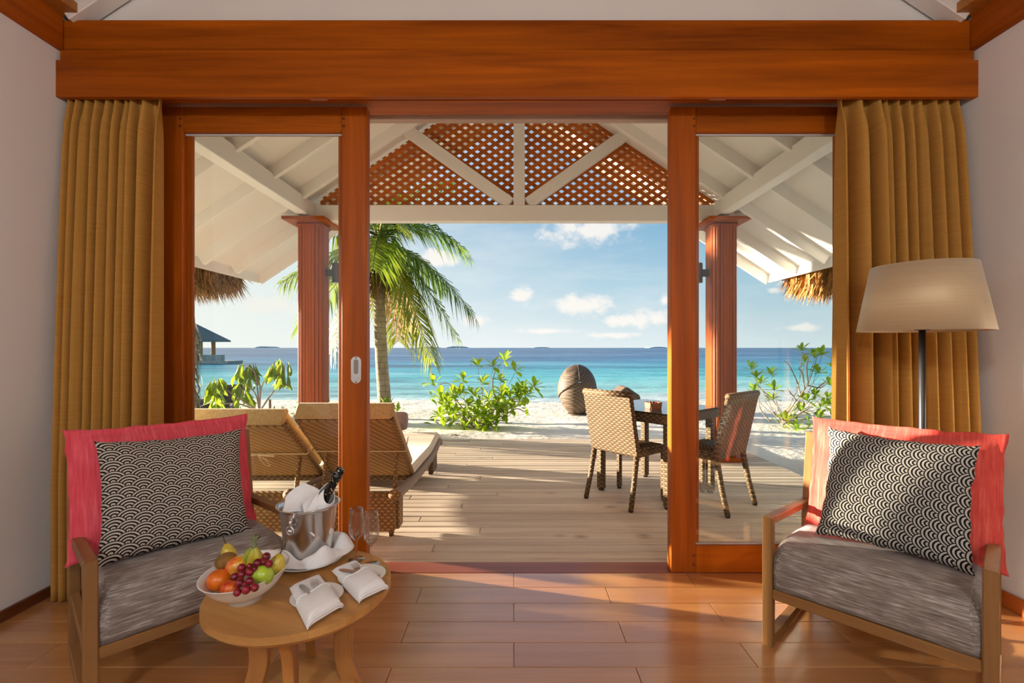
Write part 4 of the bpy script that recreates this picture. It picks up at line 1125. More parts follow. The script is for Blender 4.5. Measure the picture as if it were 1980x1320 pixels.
def bush(name, base, label, Y, tips, limbs, seed, leafL=.135, leafW=.055, per=8, spreadY=.35, m_=None, mass=None):
    """tips and limbs are listed where they show; each has its own depth around the base"""
    rnd = random.Random(seed); b0 = Vector(base)
    b = empty(name, b0, 0, label, 'bush')
    proto = mobj('leaf', leaf_mesh(leafL, leafW, .3, .12), m_ or green, b, True)
    proto.matrix_local = Matrix.Translation((0, 0, .04)) @ Matrix.Rotation(-.6, 4, 'Y')
    for lb_ in limbs:
        pts = [at(px, py, Y+dy_)-b0 for px, py, dy_ in lb_]
        mobj('branch', twig(pts, .013, .005), bark, b, True)
    for (px, py) in tips:
        dy_ = rnd.uniform(-spreadY, spreadY)
        p = at(px, py, Y+dy_)
        g0_ = Vector((b0.x+(p.x-b0.x)*.55, b0.y+(p.y-b0.y)*.4, b0.z+(p.z-b0.z)*.45))
        st_ = [b0+Vector((rnd.uniform(-.08, .08), rnd.uniform(-.08, .08), 0)), g0_+Vector((rnd.uniform(-.08, .08), rnd.uniform(-.08, .08), 0)), p-Vector((0, 0, .03))]
        mobj('twig', twig([q-b0 for q in st_], .006, .003, 4), bark, b, True)
        ax = (p-g0_).normalized()*.5+Vector((0, 0, .8))+Vector((rnd.uniform(-.3, .3), rnd.uniform(-.5, .1), 0))
        rosette(b, proto, p, ax, per, rnd, (.25, 1.7), 1.0, b0)
    if mass:
        # the small inner leaves nobody could count: one joined piece
        LV, LF = leaf_mesh(leafL*.8, leafW*.85, .3, .12); V, F = [], []
        low = [q for q in tips if q[1] > mass[1]]
        for i in range(mass[0]):
            q = rnd.choice(low); c0 = at(q[0]+rnd.gauss(0, 9), q[1]+rnd.gauss(4, 9), Y+rnd.uniform(-spreadY, spreadY)); c0.z = max(c0.z, b0.z+.05)
            dv = Vector((rnd.gauss(0, 1), rnd.gauss(0, 1), rnd.gauss(.5, .8)))
            mm = dirmat(c0-b0, dv, rnd.uniform(-.5, .5), rnd.uniform(.7, 1.1)); k = len(V)
            V += [mm @ Vector(v_) for v_ in LV]; F += [tuple(j+k for j in f_) for f_ in LF]
        tag(mobj('inner_leaves', (V, F), m_ or green, b, True), kind='stuff')
    return b
YBsh = 7.7
tips = [(905, 785), (880, 800), (1000, 762), (948, 790), (837, 741), (895, 735), (924, 708), (953, 709), (975, 697), (996, 717), (934, 740), (967, 735), (1033, 748), (1010, 752), (852, 768), (876, 762), (868, 790), (888, 758), (916, 764), (925, 790), (945, 773), (960, 785), (970, 762), (985, 770), (1005, 775), (1015, 765), (990, 790), (852, 805), (872, 812), (898, 805), (920, 808), (898, 828), (938, 800), (955, 812), (975, 800), (862, 780), (940, 820)]
bush('beach_bush', at(928, 833, YBsh) * 1.0, 'bright green leafy bush on the sand in the middle, right of the palm', YBsh, tips,
     [[(932, 832, 0), (945, 800, .1), (985, 778, .15), (1000, 765, .2)], [(975, 800, .1), (955, 760, .1), (955, 725, .1), (970, 700, .1)], [(935, 830, 0), (905, 800, 0), (880, 770, -.1), (868, 742, -.1), (845, 743, -.1)], [(975, 803, .2), (1000, 790, .2), (1025, 803, .2)]], 21, .195, .086, 8, mass=(330, 750))
YRb = 7.9
rt = [(1453, 713), (1462, 730), (1470, 742), (1492, 725), (1497, 755), (1496, 772), (1458, 758), (1550, 678), (1575, 690), (1588, 687), (1556, 700), (1583, 722), (1612, 712), (1605, 745), (1575, 765), (1560, 775), (1590, 785), (1610, 785), (1548, 795), (1580, 805), (1600, 770), (1520, 812), (1522, 835), (1540, 830), (1555, 838), (1615, 800)]
bush('beach_bush', at(1515, 818, YRb), 'sparse green bush with bare branches at the right, beyond the dining chairs', YRb, rt,
     [[(1512, 815, 0), (1535, 780, 0), (1562, 742, 0), (1580, 690, 0)], [(1548, 765, 0), (1540, 735, .1), (1525, 705, .1), (1516, 698, .1)], [(1562, 742, 0), (1560, 710, -.1), (1562, 690, -.1), (1550, 680, -.1)], [(1555, 752, 0), (1552, 722, .1), (1545, 712, .1), (1555, 705, .1)], [(1515, 812, 0), (1495, 775, 0), (1470, 750, 0), (1460, 735, 0)], [(1490, 815, .1), (1470, 790, .1), (1466, 760, .1)], [(1562, 745, 0), (1590, 748, .2), (1612, 720, .2)], [(1570, 760, 0), (1590, 742, 0), (1596, 738, 0)], [(1540, 775, 0), (1525, 755, .1), (1522, 750, .1)]], 33, .165, .07, 9, mass=(90, 765))
# small leafy plants next to the loungers and the column
for (px, py, Y_, n, lab, sd) in ((757, 800, 6.75, 3, 'small green seedling by the palm foot, behind the right lounger', 3), (592, 800, 6.8, 3, 'small green plant peeping out beside the left column', 5), (640, 800, 6.9, 3, 'small green plant between the left column and the door', 9)):
    ts = [(px+random.uniform(-14, 14), py-4+random.uniform(-12, 8)) for _ in range(n+2)]
    b0 = at(px, 835, Y_); b0.z = sand_z(b0.x, b0.y)
    bush('seedling', b0, lab, Y_, ts, [], sd, .14, .055, 7, .15)['category'] = 'plant'
# wilting broad-leaved shrub at the left
YL = 7.0; b0 = at(503, 812, YL); b0.z = sand_z(b0.x, b0.y)
sh = empty('drooping_shrub', b0, 0, 'shrub with big drooping pale green leaves beyond the left lounger', 'shrub')
root = at(502, 795, YL)-b0
mobj('trunk', twig([(0, 0, 0), root*.5+Vector((.02, 0, 0)), root], .022, .016), bark, sh, True)
lv = mobj('leaf', leaf_mesh(.27, .095, .8, .15), droopg, sh, True); lv.matrix_local = dirmat(root, Vector((-.3, -.3, -.9)), 0, .7)
rnd = random.Random(4)
for (px, py, n, pts) in ((418, 738, 15, [(470, 775), (440, 755)]), (485, 708, 13, [(503, 760), (500, 735)]), (470, 745, 8, [(495, 765), (485, 750)]), (470, 706, 4, [(495, 730), (485, 712)]), (531, 700, 8, [(505, 750), (520, 720)]), (550, 706, 9, [(530, 755), (548, 740)]), (462, 790, 8, [(490, 798), (470, 800)]), (540, 790, 8, [(525, 800), (535, 796)]), (418, 770, 7, [(460, 780), (430, 780)]), (372, 812, 8, [(460, 805), (410, 800)])):
    dy_ = rnd.uniform(-.25, .25); p = at(px, py, YL+dy_)
    mobj('branch', twig([root]+[at(a, c, YL+dy_*.5)-b0 for a, c in pts]+[p-b0], .012, .006, 4), bark, sh, True)
    for i in range(int(n*2.2)):
        a = rnd.uniform(0, 2*PI); e = rnd.uniform(.08, .5)
        dv = Vector((math.cos(a)*math.sin(e), math.sin(a)*math.sin(e), -math.cos(e)))
        off_ = Vector((math.cos(a)*.06, math.sin(a)*.06, rnd.uniform(-.16, .06)))
        link_copy(lv, sh, dirmat(p-b0+off_, dv, rnd.uniform(-3, 3), rnd.uniform(.6, .92)))
stk = empty('wooden_stake', (0, 0, 0)); p = at(522, 830, 6.9); p.z = sand_z(p.x, p.y); stk.location = p
tag(stk, 'thin grey wooden stake standing in the sand by the drooping shrub', 'stake')
mobj('shaft', tube([(0, 0, -.1), (.003, 0, .3), (0, 0, at(522, 772, 6.9).z-p.z)], [.02, .019, .017], 8), bark, stk, True)

# coconut palm
YP = 9.1; pb = at(745, 806, YP); pb.z = sand_z(pb.x, pb.y); crown = at(734, 478, YP)
palm = empty('coconut_palm', pb, 0, 'coconut palm with grey trunk and hanging fronds on the beach', 'palm tree')
def trunk_bd(t, b):
    z = t.sep(t.obj())[2]; n_ = t.noise(t.vmul(t.obj(), (8, 8, 3)), 1, 4, .6)
    wv = t.m('FRACT', t.m('ADD', t.m('MULTIPLY', z, 9.0), t.m('MULTIPLY', n_, .7)))
    c = t.ramp(n_, [(.3, lin(120, 106, 92)), (.7, lin(178, 164, 144))])
    t.set(b.inputs['Base Color'], t.mix(t.ramp(wv, [(.0, .7), (.18, 0.0)]), c, lin(88, 74, 62))); bump(t, b, t.m('ADD', wv, n_), .5, .02)
trunkm = mat('palm_trunk', lin(160, 146, 128), .9, 0, .2, 0, trunk_bd)
tp = catmull([at(746, 815, YP)-pb, at(744, 780, YP)-pb, at(738, 700, YP)-pb, at(734, 600, YP)-pb, at(731, 540, YP)-pb, crown-pb+Vector((0, 0, .05))], 9)
mobj('trunk', tube(tp, [.155-.02*min(1, i/6)-.05*i/(len(tp)-1)+.004*(i % 2) for i in range(len(tp))], 18), trunkm, palm, True)
# fibrous sheath below the crown
def husk(n, c0, ln, seed, mt, parent, off, rad=.13, up=.25):
    rd = random.Random(seed); V, F = [], []
    for i in range(n):
        a = rd.uniform(0, 2*PI); p = c0+Vector((math.cos(a)*rad*rd.uniform(.6, 1), math.sin(a)*rad*rd.uniform(.6, 1), rd.uniform(-ln, up)))-off
        L = rd.uniform(.18, .5); q = p+Vector((math.cos(a)*.06, math.sin(a)*.06, -L*.5)); r = q+Vector((rd.uniform(-.05, .05), rd.uniform(-.05, .05), -L*.5))
        u = Vector((-math.sin(a), math.cos(a), 0))*rd.uniform(.008, .028); k = len(V); V += [p-u, p+u, q-u, q+u, r]; F += [(k, k+1, k+3, k+2), (k+2, k+3, k+4)]
    return tag(mobj('fibre_sheath', (V, F), mt, parent), kind='stuff')
fibre = strawm('palm_fibre', lin(96, 70, 44), lin(168, 132, 88))
husk(260, crown, .75, 5, fibre, palm, pb, .16, .3)
fr_m = [leafm('frond_green', lin(44, 86, 20), lin(98, 134, 40), .3), leafm('frond_yellow', lin(78, 108, 28), lin(150, 160, 60), .32), leafm('frond_dry', lin(130, 96, 50), lin(186, 150, 92), .3)]
stalkm = plain('frond_stalk', lin(150, 150, 70), .6, .2, 5)
def frond(parent, off, p0, p1, p2, kind, seed, L0=.80, pairs=60, hang=.75):
    rd = random.Random(seed); c = bez(p0, p1, p2, 30); n = len(c)
    f = mobj('frond', tube([q-off for q in c], [.022*(1-i/(n-1))+.004 for i in range(n)], 6), stalkm, parent, True)
    V, F = [], []
    for i in range(pairs):
        t_ = .14+.85*i/(pairs-1); x = t_*(n-1); k = min(n-2, int(x)); p = c[k].lerp(c[k+1], x-k); tg = (c[k+1]-c[k]).normalized()
        sdv = tg.cross(Vector((0, 0, 1)))
        if sdv.length < .15: sdv = Vector((0, 1, 0))
        sdv.normalize(); upv = sdv.cross(tg)
        L = L0*(math.sin(PI*(.12+.80*t_))**.7)*rd.uniform(.85, 1.1)
        for s in (-1, 1):
            dv = (tg*rd.uniform(.55, .8)+sdv*s*rd.uniform(.7, .95)+upv*rd.uniform(-.05, .25)).normalized()
            q = p+dv*L*.5+Vector((0, 0, -hang*.10*L)); r = p+dv*L*.9+Vector((0, 0, -hang*L*rd.uniform(.55, .95)))
            wd = .020*rd.uniform(.8, 1.2); u = (tg-dv*tg.dot(dv)).normalized()*wd
            b_ = len(V); V += [p-u*.5-off, p+u*.5-off, q-u-off, q+u-off, r-off]; F += [(b_, b_+1, b_+3, b_+2), (b_+2, b_+3, b_+4)]
    tag(mobj('leaflets', (V, F), fr_m[kind], f), kind='stuff'); return f
FR = [((800, 395), (905, 492), 0, .2), ((812, 470), (916, 610), 0, -.3), ((795, 490), (885, 655), 0, .4), ((775, 510), (835, 700), 1, -.5), ((760, 420), (850, 400), 0, .9), ((742, 330), (800, 310), 0, -.3),
      ((725, 320), (690, 280), 0, .5), ((770, 350), (880, 355), 0, 1.2), ((700, 340), (620, 340), 0, -.6), ((670, 420), (560, 470), 0, .2), ((660, 470), (548, 545), 0, -.4), ((670, 510), (580, 640), 0, .5), ((690, 540), (640, 680), 1, -.6),
      ((735, 420), (745, 420), 0, -1.6), ((730, 430), (720, 520), 0, -1.5), ((750, 500), (770, 660), 1, 1.3), ((720, 380), (700, 400), 0, 1.6), ((745, 520), (790, 640), 2, .8), ((780, 480), (860, 560), 0, 1.0)]
for i, (c1, c2, kd, dy_) in enumerate(FR):
    frond(palm, pb, crown+Vector((0, 0, .05)), at(c1[0], c1[1], YP+dy_*.5), at(c2[0], c2[1], YP+dy_), kd, 50+i)

# husky palm stem close to the left door
p0 = at(364, 860, 7.6); p0.z = sand_z(p0.x, p0.y)
hp = empty('husky_palm', p0, 0, 'palm stem wrapped in dry grey husks at the far left of the glass', 'palm tree')
hc = catmull([(0, 0, 0), at(364, 740, 7.6)-p0, at(366, 640, 7.6)-p0, at(360, 560, 7.6)-p0, at(350, 440, 7.6)-p0], 6)
mobj('trunk', tube(hc, [.10-.03*i/(len(hc)-1) for i in range(len(hc))], 12), trunkm, hp, True)
greyf = strawm('grey_husk', lin(96, 90, 80), lin(160, 150, 136))
husk(220, at(364, 690, 7.6), .9, 15, greyf, hp, p0, .13, .55)
for i, (c1, c2, dy_) in enumerate((((330, 330), (280, 420), .5), ((370, 360), (430, 400), 1.0), ((300, 400), (240, 520), -.3), ((350, 350), (330, 330), -1.2))):
    frond(hp, p0, at(350, 445, 7.6), at(c1[0], c1[1], 7.6+dy_*.5), at(c2[0], c2[1], 7.6+dy_), 0, 90+i)

# ================================================================== OUTDOOR FURNITURE
def wicker(name, c1, c2, sc=(60, 60, 60), bmp=.9):
    """over-and-under weave as fine relief"""
    def bd(t, b):
        x, y_, z = t.sep(t.obj())
        h = t.m('ADD', x, t.m('MULTIPLY', y_, .9))
        row = t.m('MULTIPLY', z, sc[2]); cell = t.m('MULTIPLY', h, sc[0])
        par = t.m('MODULO', t.m('ADD', t.m('FLOOR', row), 1000.0), 2.0)
        cx_ = t.m('SINE', t.m('MULTIPLY', t.m('MULTIPLY_ADD', par, .5, cell), PI*2))
        rz = t.m('ABSOLUTE', t.m('SINE', t.m('MULTIPLY', row, PI)))
        hgt = t.m('MULTIPLY', t.m('MULTIPLY_ADD', cx_, .35, .65), t.m('POWER', rz, .5))
        n_ = t.noise(t.obj(), 7, 3)
        c = t.ramp(t.m('MULTIPLY_ADD', n_, .3, t.m('MULTIPLY', hgt, .7)), [(.12, tuple(q*.6 for q in c1)), (.45, c1), (.8, c2)])
        t.set(b.inputs['Base Color'], c); bump(t, b, hgt, bmp, .006)
    return mat(name, c2, .6, 0, .35, 0, bd)
M['wick'] = wicker('brown_wicker', lin(86, 65, 40), lin(134, 105, 68), (20, 20, 56), .7)
M['wickl'] = wicker('honey_wicker', lin(124, 92, 50), lin(172, 132, 76), (24, 24, 50), .6)
M['wickg'] = wicker('grey_brown_wicker', lin(86, 70, 56), lin(122, 102, 82), (9, 9, 30), .35)
def diag_bd(t, b):
    x, y_, z = t.sep(t.obj())
    s_ = t.m('ADD', t.m('MULTIPLY', x, 18.0), t.m('MULTIPLY', z, 14.0))
    r_ = t.m('ABSOLUTE', t.m('SINE', t.m('MULTIPLY', s_, PI)))
    f_ = t.m('ABSOLUTE', t.m('SINE', t.m('MULTIPLY', t.m('SUBTRACT', t.m('MULTIPLY', x, 60.0), t.m('MULTIPLY', z, 90.0)), PI)))
    h_ = t.m('ADD', t.m('MULTIPLY', t.m('POWER', r_, .4), .75), t.m('MULTIPLY', f_, .25))
    c = t.ramp(h_, [(.25, lin(84, 58, 28)), (.7, lin(150, 110, 58)), (1.0, lin(178, 136, 76))])
    t.set(b.inputs['Base Color'], c); bump(t, b, h_, .8, .008)
M['wickd'] = mat('diagonal_weave', lin(160, 120, 66), .6, 0, .35, 0, diag_bd)
M['canvas'] = fabric('cream_canvas', lin(214, 196, 166), lin(240, 226, 200), lin(228, 212, 184), .9, (60, 60, 60), bmp=.1)
M['canvasl'] = fabric('tan_canvas', lin(176, 142, 92), lin(206, 174, 122), lin(192, 158, 106), .9, (60, 60, 60), bmp=.1)
M['rope'] = plain('braided_rail', lin(158, 138, 120), .75, .15, 40, 0, 0, .2)
M['tape'] = plain('cotton_tape', lin(206, 180, 138), .8)
M['bolster'] = fabric('mauve_canvas', lin(150, 128, 122), lin(180, 160, 152), lin(164, 144, 136), .9, (60, 60, 60))

def lounger(x, y0, label, zt, yt, bow, bol):
    L = empty('sun_lounger', (x, y0, DZ), 0, label, 'sun lounger', 'wicker sun loungers')
    W2 = .30
    hinge = (.53, .285); top = (yt, zt)
    mobj('head_panel', box(-W2, W2, .0, .05, .035, .265, .008), M['wickl'], L)
    for s in (-1, 1):
        mobj('side_panel', box(s*W2-.02, s*W2+.02, .05, .16, .035, .25, .006), M['wickl'], L)
        mobj('foot_panel', box(s*W2-.022, s*W2+.022, 1.36, 1.60, .05, .24, .006), M['wick'], L)
        for yy in (.03, 1.55): mobj('foot', tube([(s*(W2-.03), yy, 0), (s*(W2-.03), yy, .06)], [.018, .022], 10), M['wick'], L)
        # braided side rail, scrolled over at the foot end
        rp = catmull([(s*(W2+.005), -.02, .285), (s*(W2+.005), .12, .262), (s*(W2+.005), .5, .235), (s*(W2+.005), .95, .215), (s*(W2+.005), 1.4, .222), (s*(W2+.005), 1.66, .262), (s*(W2+.005), 1.77, .285), (s*(W2+.005), 1.83, .272), (s*(W2+.005), 1.83, .235)], 12)
        mobj('side_rail', tube(rp, [.030 if 4 < i else .034 for i in range(len(rp))], 16, twist=(.20, 4, 60)), M['rope'], L, True)
        mobj('rail_knot', shift(sphere(.042, .035, .035, 12, 8), (s*(W2+.005), -.01, .285)), M['wickl'], L, True)
        # prop stick behind the back rest
        mobj('prop', beam((s*(W2-.05), hinge[0]-.27, hinge[1]+.20*(zt/.76)), (s*(W2-.05), .20, .20), .025, .035, .006), M['wickl'], L)
    mobj('head_bar', box(-W2, W2, .02, .08, .245, .285, .012), M['wickl'], L)
    mobj('cross_bar', box(-W2, W2, .16, .22, .17, .21, .012), M['wickl'], L)
    mobj('foot_bar', box(-W2, W2, 1.76, 1.82, .22, .27, .02), M['wick'], L)
    mobj('seat_frame', box(-W2+.02, W2-.02, .52, 1.74, .225, .262, .008), M['wick'], L)
    # back rest
    hv, tv = Vector((0, *hinge)), Vector((0, *top)); ln = (tv-hv).length
    m_ = Matrix.Translation(hv) @ Matrix.Rotation(math.atan2(-(tv.y-hv.y), tv.z-hv.z), 4, 'X')
    bk2 = mobj('back_rest', box(-W2, W2, -.018, .018, 0, ln, .012), M['wickd'], L); bk2.matrix_local = m_
    mobj('back_rim', join(tube([(-W2, 0, 0), (W2, 0, 0)], .022, 10), tube([(-W2, 0, 0), (-W2, 0, ln)], .02, 10), tube([(W2, 0, 0), (W2, 0, ln)], .02, 10)), M['wickl'], bk2, True)
    st_ = ln*.50
    rim = W2+.03
    mobj('strap', join(box(-rim, rim, -.027, -.022, st_-.004, st_+.008, .001), box(-rim, -rim+.004, -.027, .09, st_-.004, st_+.008, .001), box(rim-.004, rim, -.027, .09, st_-.004, st_+.008, .001)), M['tape'], bk2)
    if bow:
        c0 = Vector((-.02, -.030, st_))
        loops = [[c0, c0+Vector((.05, -.01, .015)), c0+Vector((.12, -.012, .018)), c0+Vector((.10, -.012, -.004)), c0], [c0, c0+Vector((-.05, -.01, .02)), c0+Vector((-.13, -.012, .020)), c0+Vector((-.10, -.012, .0)), c0],
                 [c0, c0+Vector((.0, -.012, -.05)), c0+Vector((.005, -.018, -.13)), c0+Vector((.035, -.018, -.135)), c0+Vector((.03, -.012, -.05)), c0], [c0, c0+Vector((.04, -.01, -.05)), c0+Vector((.07, -.012, -.11))]]
        mobj('bow', join(*[tube(catmull(q, 6), .0045, 6) for q in loops]), M['tape'], bk2, True)
    # mattress: back pad folded over the top, seat pad running to the foot
    def pad(y0_, y1_, l0, l1, mt, parent):
        vf = box(-W2-.01, W2+.01, y0_, y1_, l0, l1, .02); o = mobj('mattress', vf, mt, parent); bevel_mod(o, .012, 2); return o
    pad(.022, .095, .06, ln+.03, M['canvasl'], bk2)
    mobj('mattress_edge', box(-W2-.015, W2+.015, -.02, .10, ln+.012, ln+.05, .016), M['canvasl'], bk2)
    sp2 = catmull([(0, .50, .305), (0, .9, .30), (0, 1.35, .295), (0, 1.6, .325), (0, 1.74, .345), (0, 1.85, .315), (0, 1.90, .27)], 8)
    V, F = [], []; n = len(sp2)
    for i, q in enumerate(sp2):
        tg = (sp2[min(i+1, n-1)]-sp2[max(i-1, 0)]).normalized(); up = Vector((0, -tg.z, tg.y))
        t_ = .035 if i not in (0, n-1) else .02
        for (a, h_) in ((-1, -.8), (-1, .5), (-.93, 1), (.93, 1), (1, .5), (1, -.8)): V.append(q+Vector((a*(W2+.012), 0, 0))+up*t_*h_)
    for i in range(n-1):
        for k in range(6):
            j = (k+1) % 6; F.append((i*6+k, (i+1)*6+k, (i+1)*6+j, i*6+j))
    F.append((0, 1, 2, 3, 4, 5)); F.append(tuple((n-1)*6+k for k in range(5, -1, -1)))
    mobj('mattress', (V, F), M['canvas'], L)
    if bol:
        bo = mobj('bolster', xf(tube([(-.28, 0, 0), (-.272, 0, 0), (.28, 0, 0), (.30, 0, 0), (.305, 0, 0)], [.03, .065, .065, .058, .02], 24), Matrix.Translation((.03, .145, ln*.66))), M['bolster'], bk2, True)
    return L
lounger(-1.778, 3.12, 'wicker sun lounger with tied bow, left of the pair on the deck', .755, -.07, True, False)
lounger(-1.085, 3.12, 'wicker sun lounger with mauve bolster, right of the pair on the deck', .795, -.085, False, True)

# dining table (turned square) with glass top
def mid(*p): return sum((Vector(q) for q in p), Vector())/len(p)
lg = [on(1163, 946, DZ), on(1246, 921, DZ), on(1374, 952, DZ), on(1292, 984, DZ)]
tc = mid(*lg); ang_t = math.atan2(lg[1].y-lg[0].y, lg[1].x-lg[0].x); side = ((lg[1]-lg[0]).length+(lg[2]-lg[1]).length)/2
dt_ = empty('dining_table', (tc.x, tc.y, DZ), ang_t, 'square wicker dining table with glass top on the deck', 'table')
hs = side/2; ts_ = hs+.045
for a in (-1, 1):
    for b_ in (-1, 1):
        mobj('leg', box(a*hs-.032, a*hs+.032, b_*hs-.032, b_*hs+.032, .012, .66, .012), M['wick'], dt_)
        mobj('foot_cap', tube([(a*hs, b_*hs, 0), (a*hs, b_*hs, .014)], .026, 12), M['dark'], dt_)
for a in (-1, 1):
    mobj('apron', box(-ts_, ts_, a*ts_-.02, a*ts_+.02, .655, .735, .012), M['wick'], dt_)
    mobj('apron', box(a*ts_-.02, a*ts_+.02, -ts_+.02, ts_-.02, .655, .735, .012), M['wick'], dt_)
mobj('under_panel', box(-ts_+.02, ts_-.02, -ts_+.02, ts_-.02, .715, .730, .002), M['wick'], dt_)
mobj('glass_top', box(-ts_-.02, ts_+.02, -ts_-.02, ts_+.02, .736, .743, .003), mat('smoked_glass_top', (.02, .025, .028), .04, 0, .9, .5, lambda t, b: t.set(b.inputs['Base Color'], t.mix(t.noise(t.obj(), 2, 2), (.015, .02, .022), (.03, .035, .038)))), dt_)
hp_ = on(1263, 789, DZ+.744)
hd_ = empty('notched_ashtray', hp_, .2, 'small brown wooden ashtray with notched rim on the dining table', 'ashtray')
br_ = wood('brown_box', lin(110, 62, 40), lin(150, 92, 62), 'x', .6)
for k in range(4):
    a = k*PI/2; poly = [(-.042, 0), (.042, 0), (.056, .055)]+[(.056-.014*i, .055-(.010 if i % 2 else 0)) for i in range(1, 8)]+[(-.056, .055)]
    vf = extrude_poly(poly, (0, -.052, 0), (1, 0, 0), (0, .0, 1), (0, 1, 0), .008)
    mobj('side', xf(vf, Matrix.Rotation(a, 4, 'Z')), br_, hd_)
mobj('bottom', box(-.044, .044, -.044, .044, 0, .008, .001), br_, hd_)

def dining_chair(rl, rr, label):
    """rl, rr: rear feet seen from behind the chair (left, right)"""
    rl, rr = Vector(rl), Vector(rr); m_ = (rl+rr)/2; a = math.atan2((rr-rl).y, (rr-rl).x)
    m_ = m_-Vector((-math.sin(a), math.cos(a), 0))*.035
    c = empty('dining_chair', (m_.x, m_.y, DZ), a, label, 'chair', 'wicker dining chairs')
    w2 = .222; wk = M['wick']
    for s in (-1, 1):
        mobj('rear_leg', join(tube([(s*w2, 0, .012), (s*w2*.97, .05, .2), (s*w2*.94, .095, .43)], [.020, .021, .024], 10)), wk, c, True)
        mobj('front_leg', box(s*w2-.02, s*w2+.02, .425, .465, .012, .42, .008), wk, c)
        mobj('foot_cap', tube([(s*w2, 0, 0), (s*w2, 0, .013)], .018, 10), M['dark'], c)
        mobj('foot_cap', tube([(s*w2, .445, 0), (s*w2, .445, .013)], .018, 10), M['dark'], c)
    mobj('seat', box(-w2-.015, w2+.015, .09, .475, .395, .455, .02), wk, c)
    # seat slats read as woven ribs
    for i in range(8): mobj('seat_rib', tube([(-w2+.005, .14+.04*i, .455), (w2-.005, .14+.04*i, .455)], .012, 8), wk, c, True)
    bk2 = mobj('back_rest', box(-w2-.02, w2+.02, -.022, .022, 0, .50, .016), wk, c)
    bk2.matrix_local = Matrix.Translation((0, .098, .40)) @ Matrix.Rotation(.215, 4, 'X')
    mobj('top_roll', tube([(-w2-.012, 0, .50), (w2+.012, 0, .50)], .026, 12), wk, bk2, True)
    return c
dining_chair(on(1137.3, 960.8, DZ), on(1226.9, 989, DZ), 'wicker dining chair on the near left side of the glass table, back to the loungers')
dining_chair(on(1396, 999, DZ), on(1453, 973, DZ), 'wicker dining chair seen through the right glass door, back to the viewer')

# wicker egg day bed on the beach
YE = 9.6; eb = at(1116, 802, YE); eb.z = sand_z(eb.x, eb.y)+.0
eg = empty('egg_daybed', eb, 0, 'round hooded wicker daybed on the sand at the waterline', 'daybed')
def eggshell(r, zlo, zhi, fn, seg=40, ring=26, th=.02):
    V, F = [], []
    for sgn in (1, -1):
        rr = (r[0]-(0 if sgn > 0 else th), r[1]-(0 if sgn > 0 else th), r[2]-(0 if sgn > 0 else th))
        for k in range(ring+1):
            for i in range(seg+1):
                a = -PI*1.5+.75+(2*PI-1.5)*i/seg       # open towards the sea
                lo, hi = fn(a); t_ = lo+(hi-lo)*k/ring
                V.append((rr[0]*math.cos(t_)*math.cos(a), rr[1]*math.cos(t_)*math.sin(a), .50+rr[2]*math.sin(t_)))
    N_ = (ring+1)*(seg+1)
    for k in range(ring):
        for i in range(seg):
            a = k*(seg+1)+i; F.append((a, a+1, a+seg+2, a+seg+1)); F.append((N_+a, N_+a+seg+1, N_+a+seg+2, N_+a+1))
    for k in range(ring):
        for i in (0, seg):
            a = k*(seg+1)+i; q = (a, a+seg+1, N_+a+seg+1, N_+a); F.append(q if i == 0 else q[::-1])
    for i in range(seg):
        F.append((i, N_+i, N_+i+1, i+1)); a = ring*(seg+1)+i; F.append((a, a+1, N_+a+1, N_+a))
    return V, F
mobj('lower_shell', eggshell((.375, .375, .505), 0, 0, lambda a: (-1.35, .35)), M['wickg'], eg, True)
mobj('hood', eggshell((.395, .395, .52), 0, 0, lambda a: (-.30+.70*(1-min(1, abs(a+PI/2)/1.6)), 1.5)), M['wickg'], eg, True)
mobj('hood_seam', tube([(.397*math.cos(t_)*math.cos(-PI/2), -.397*math.cos(t_), .50+.522*math.sin(t_)) for t_ in [.2+1.25*i/14 for i in range(15)]], .008, 6), M['wickg'], eg, True)
mobj('seat_pad', shift(sphere(.33, .33, .09, 20, 10), (0, .03, .30)), M['canvas'], eg, True)
mobj('base_ring', lathe([(.14, 0), (.2, .0), (.2, .03), (.14, .03)], 24, close=True), M['wickg'], eg)
YO = 10.3; ob = at(1200, 790, YO); ob.z = sand_z(ob.x, ob.y)
ot = empty('wicker_recliner', ob, 0, 'low wicker beach recliner beside the egg daybed', 'recliner')
pr2 = [(-.36, .18), (-.30, .10), (.0, .06), (.32, .14), (.36, .22), (.36, .33), (.33, .39), (.08, .56), (.02, .55), (-.34, .27)]
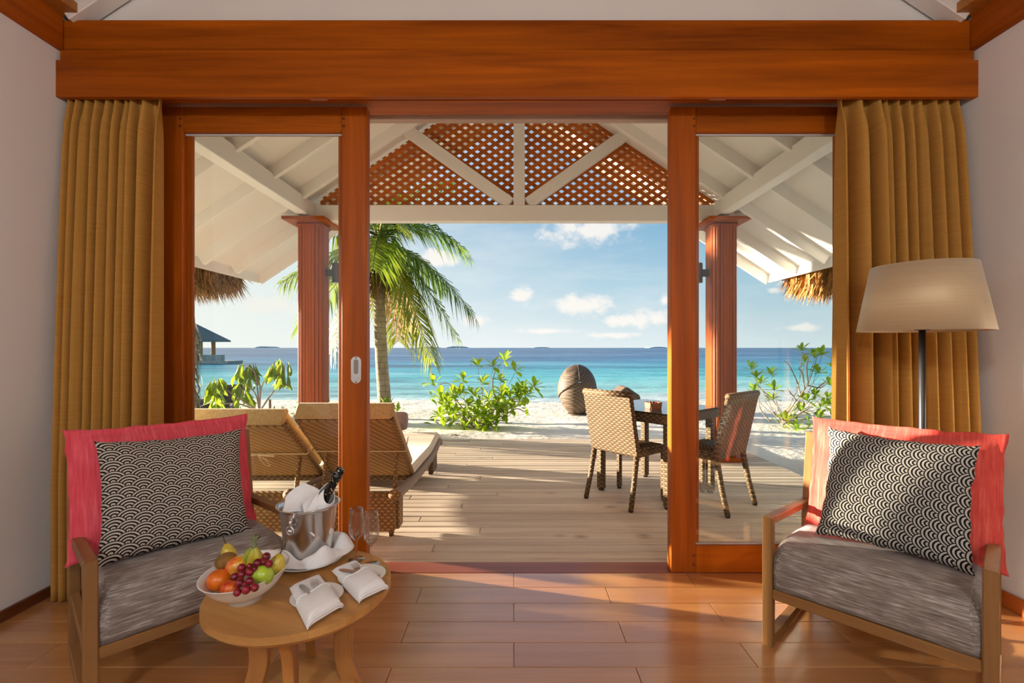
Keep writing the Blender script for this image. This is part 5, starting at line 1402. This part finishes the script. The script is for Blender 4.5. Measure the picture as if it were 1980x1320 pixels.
o = mobj('woven_shell', extrude_poly(pr2, (0, -.3, 0), (1, 0, 0), (0, 0, 1), (0, 1, 0), .6), M['wickg'], ot); bevel_mod(o, .03, 2)
0 and mobj('pad', extrude_poly([(-.30, .285), (.02, .555), (.02, .60), (-.32, .33)], (0, -.25, 0), (1, 0, 0), (0, 0, 1), (0, 1, 0), .5), M['canvas'], ot)
for s in (-.22, .22): mobj('leg', box(s-.03, s+.03, -.22, .22, 0, .12, .008), M['wickg'], ot)
# dark woven loungers far left
for i, (px, py, Y_, lab, sg) in enumerate(((372, 800, 8.4, 'dark grey woven beach chair behind the husky palm, left one', 1), (415, 785, 9.2, 'dark grey woven beach chair behind the drooping shrub, right one', -1))):
    p = at(px, py, Y_); p.z = sand_z(p.x, p.y)
    c = empty('beach_chair', p, .4*sg, lab, 'beach chair', 'dark woven beach chairs')
    dk = wicker('charcoal_weave', lin(62, 60, 60), lin(104, 102, 100), (22, 22, 40))
    cv = catmull([(-.60, 0, .62), (-.35, 0, .36), (-.05, 0, .20), (.30, 0, .30), (.62, 0, .26)], 6); V, F = [], []
    for q in cv:
        for a, h_ in ((-.3, .03), (.3, .03), (.3, -.03), (-.3, -.03)): V.append((q.x*sg, a, q.z+h_))
    for k in range(len(cv)-1):
        for j in range(4): F.append((k*4+j, k*4+(j+1) % 4, (k+1)*4+(j+1) % 4, (k+1)*4+j))
    F += [(0, 1, 2, 3), tuple(len(V)-4+k for k in (3, 2, 1, 0))]
    mobj('shell', (V, F), dk, c, True)
    for x in (-.3, .35): mobj('leg', box(x*sg-.03, x*sg+.03, -.26, .26, 0, .28, .008), dk, c)
# driftwood on the sand
for (px, py, lab) in ((982, 818, 'short stick of driftwood right of the green bush'), (880, 846, 'thin twig on the sand left of the green bush')):
    p = on(px, py, -.10); p.z = sand_z(p.x, p.y)+.008
    tag(mobj('driftwood', xf(tube(catmull([(-.06, 0, 0), (-.01, .012, .006), (.03, .006, .002), (.07, .02, .006)], 4), [.006]*4+[.010]*5+[.007]*4, 7), Matrix.Translation(p)), bark, None, True), lab, 'driftwood')
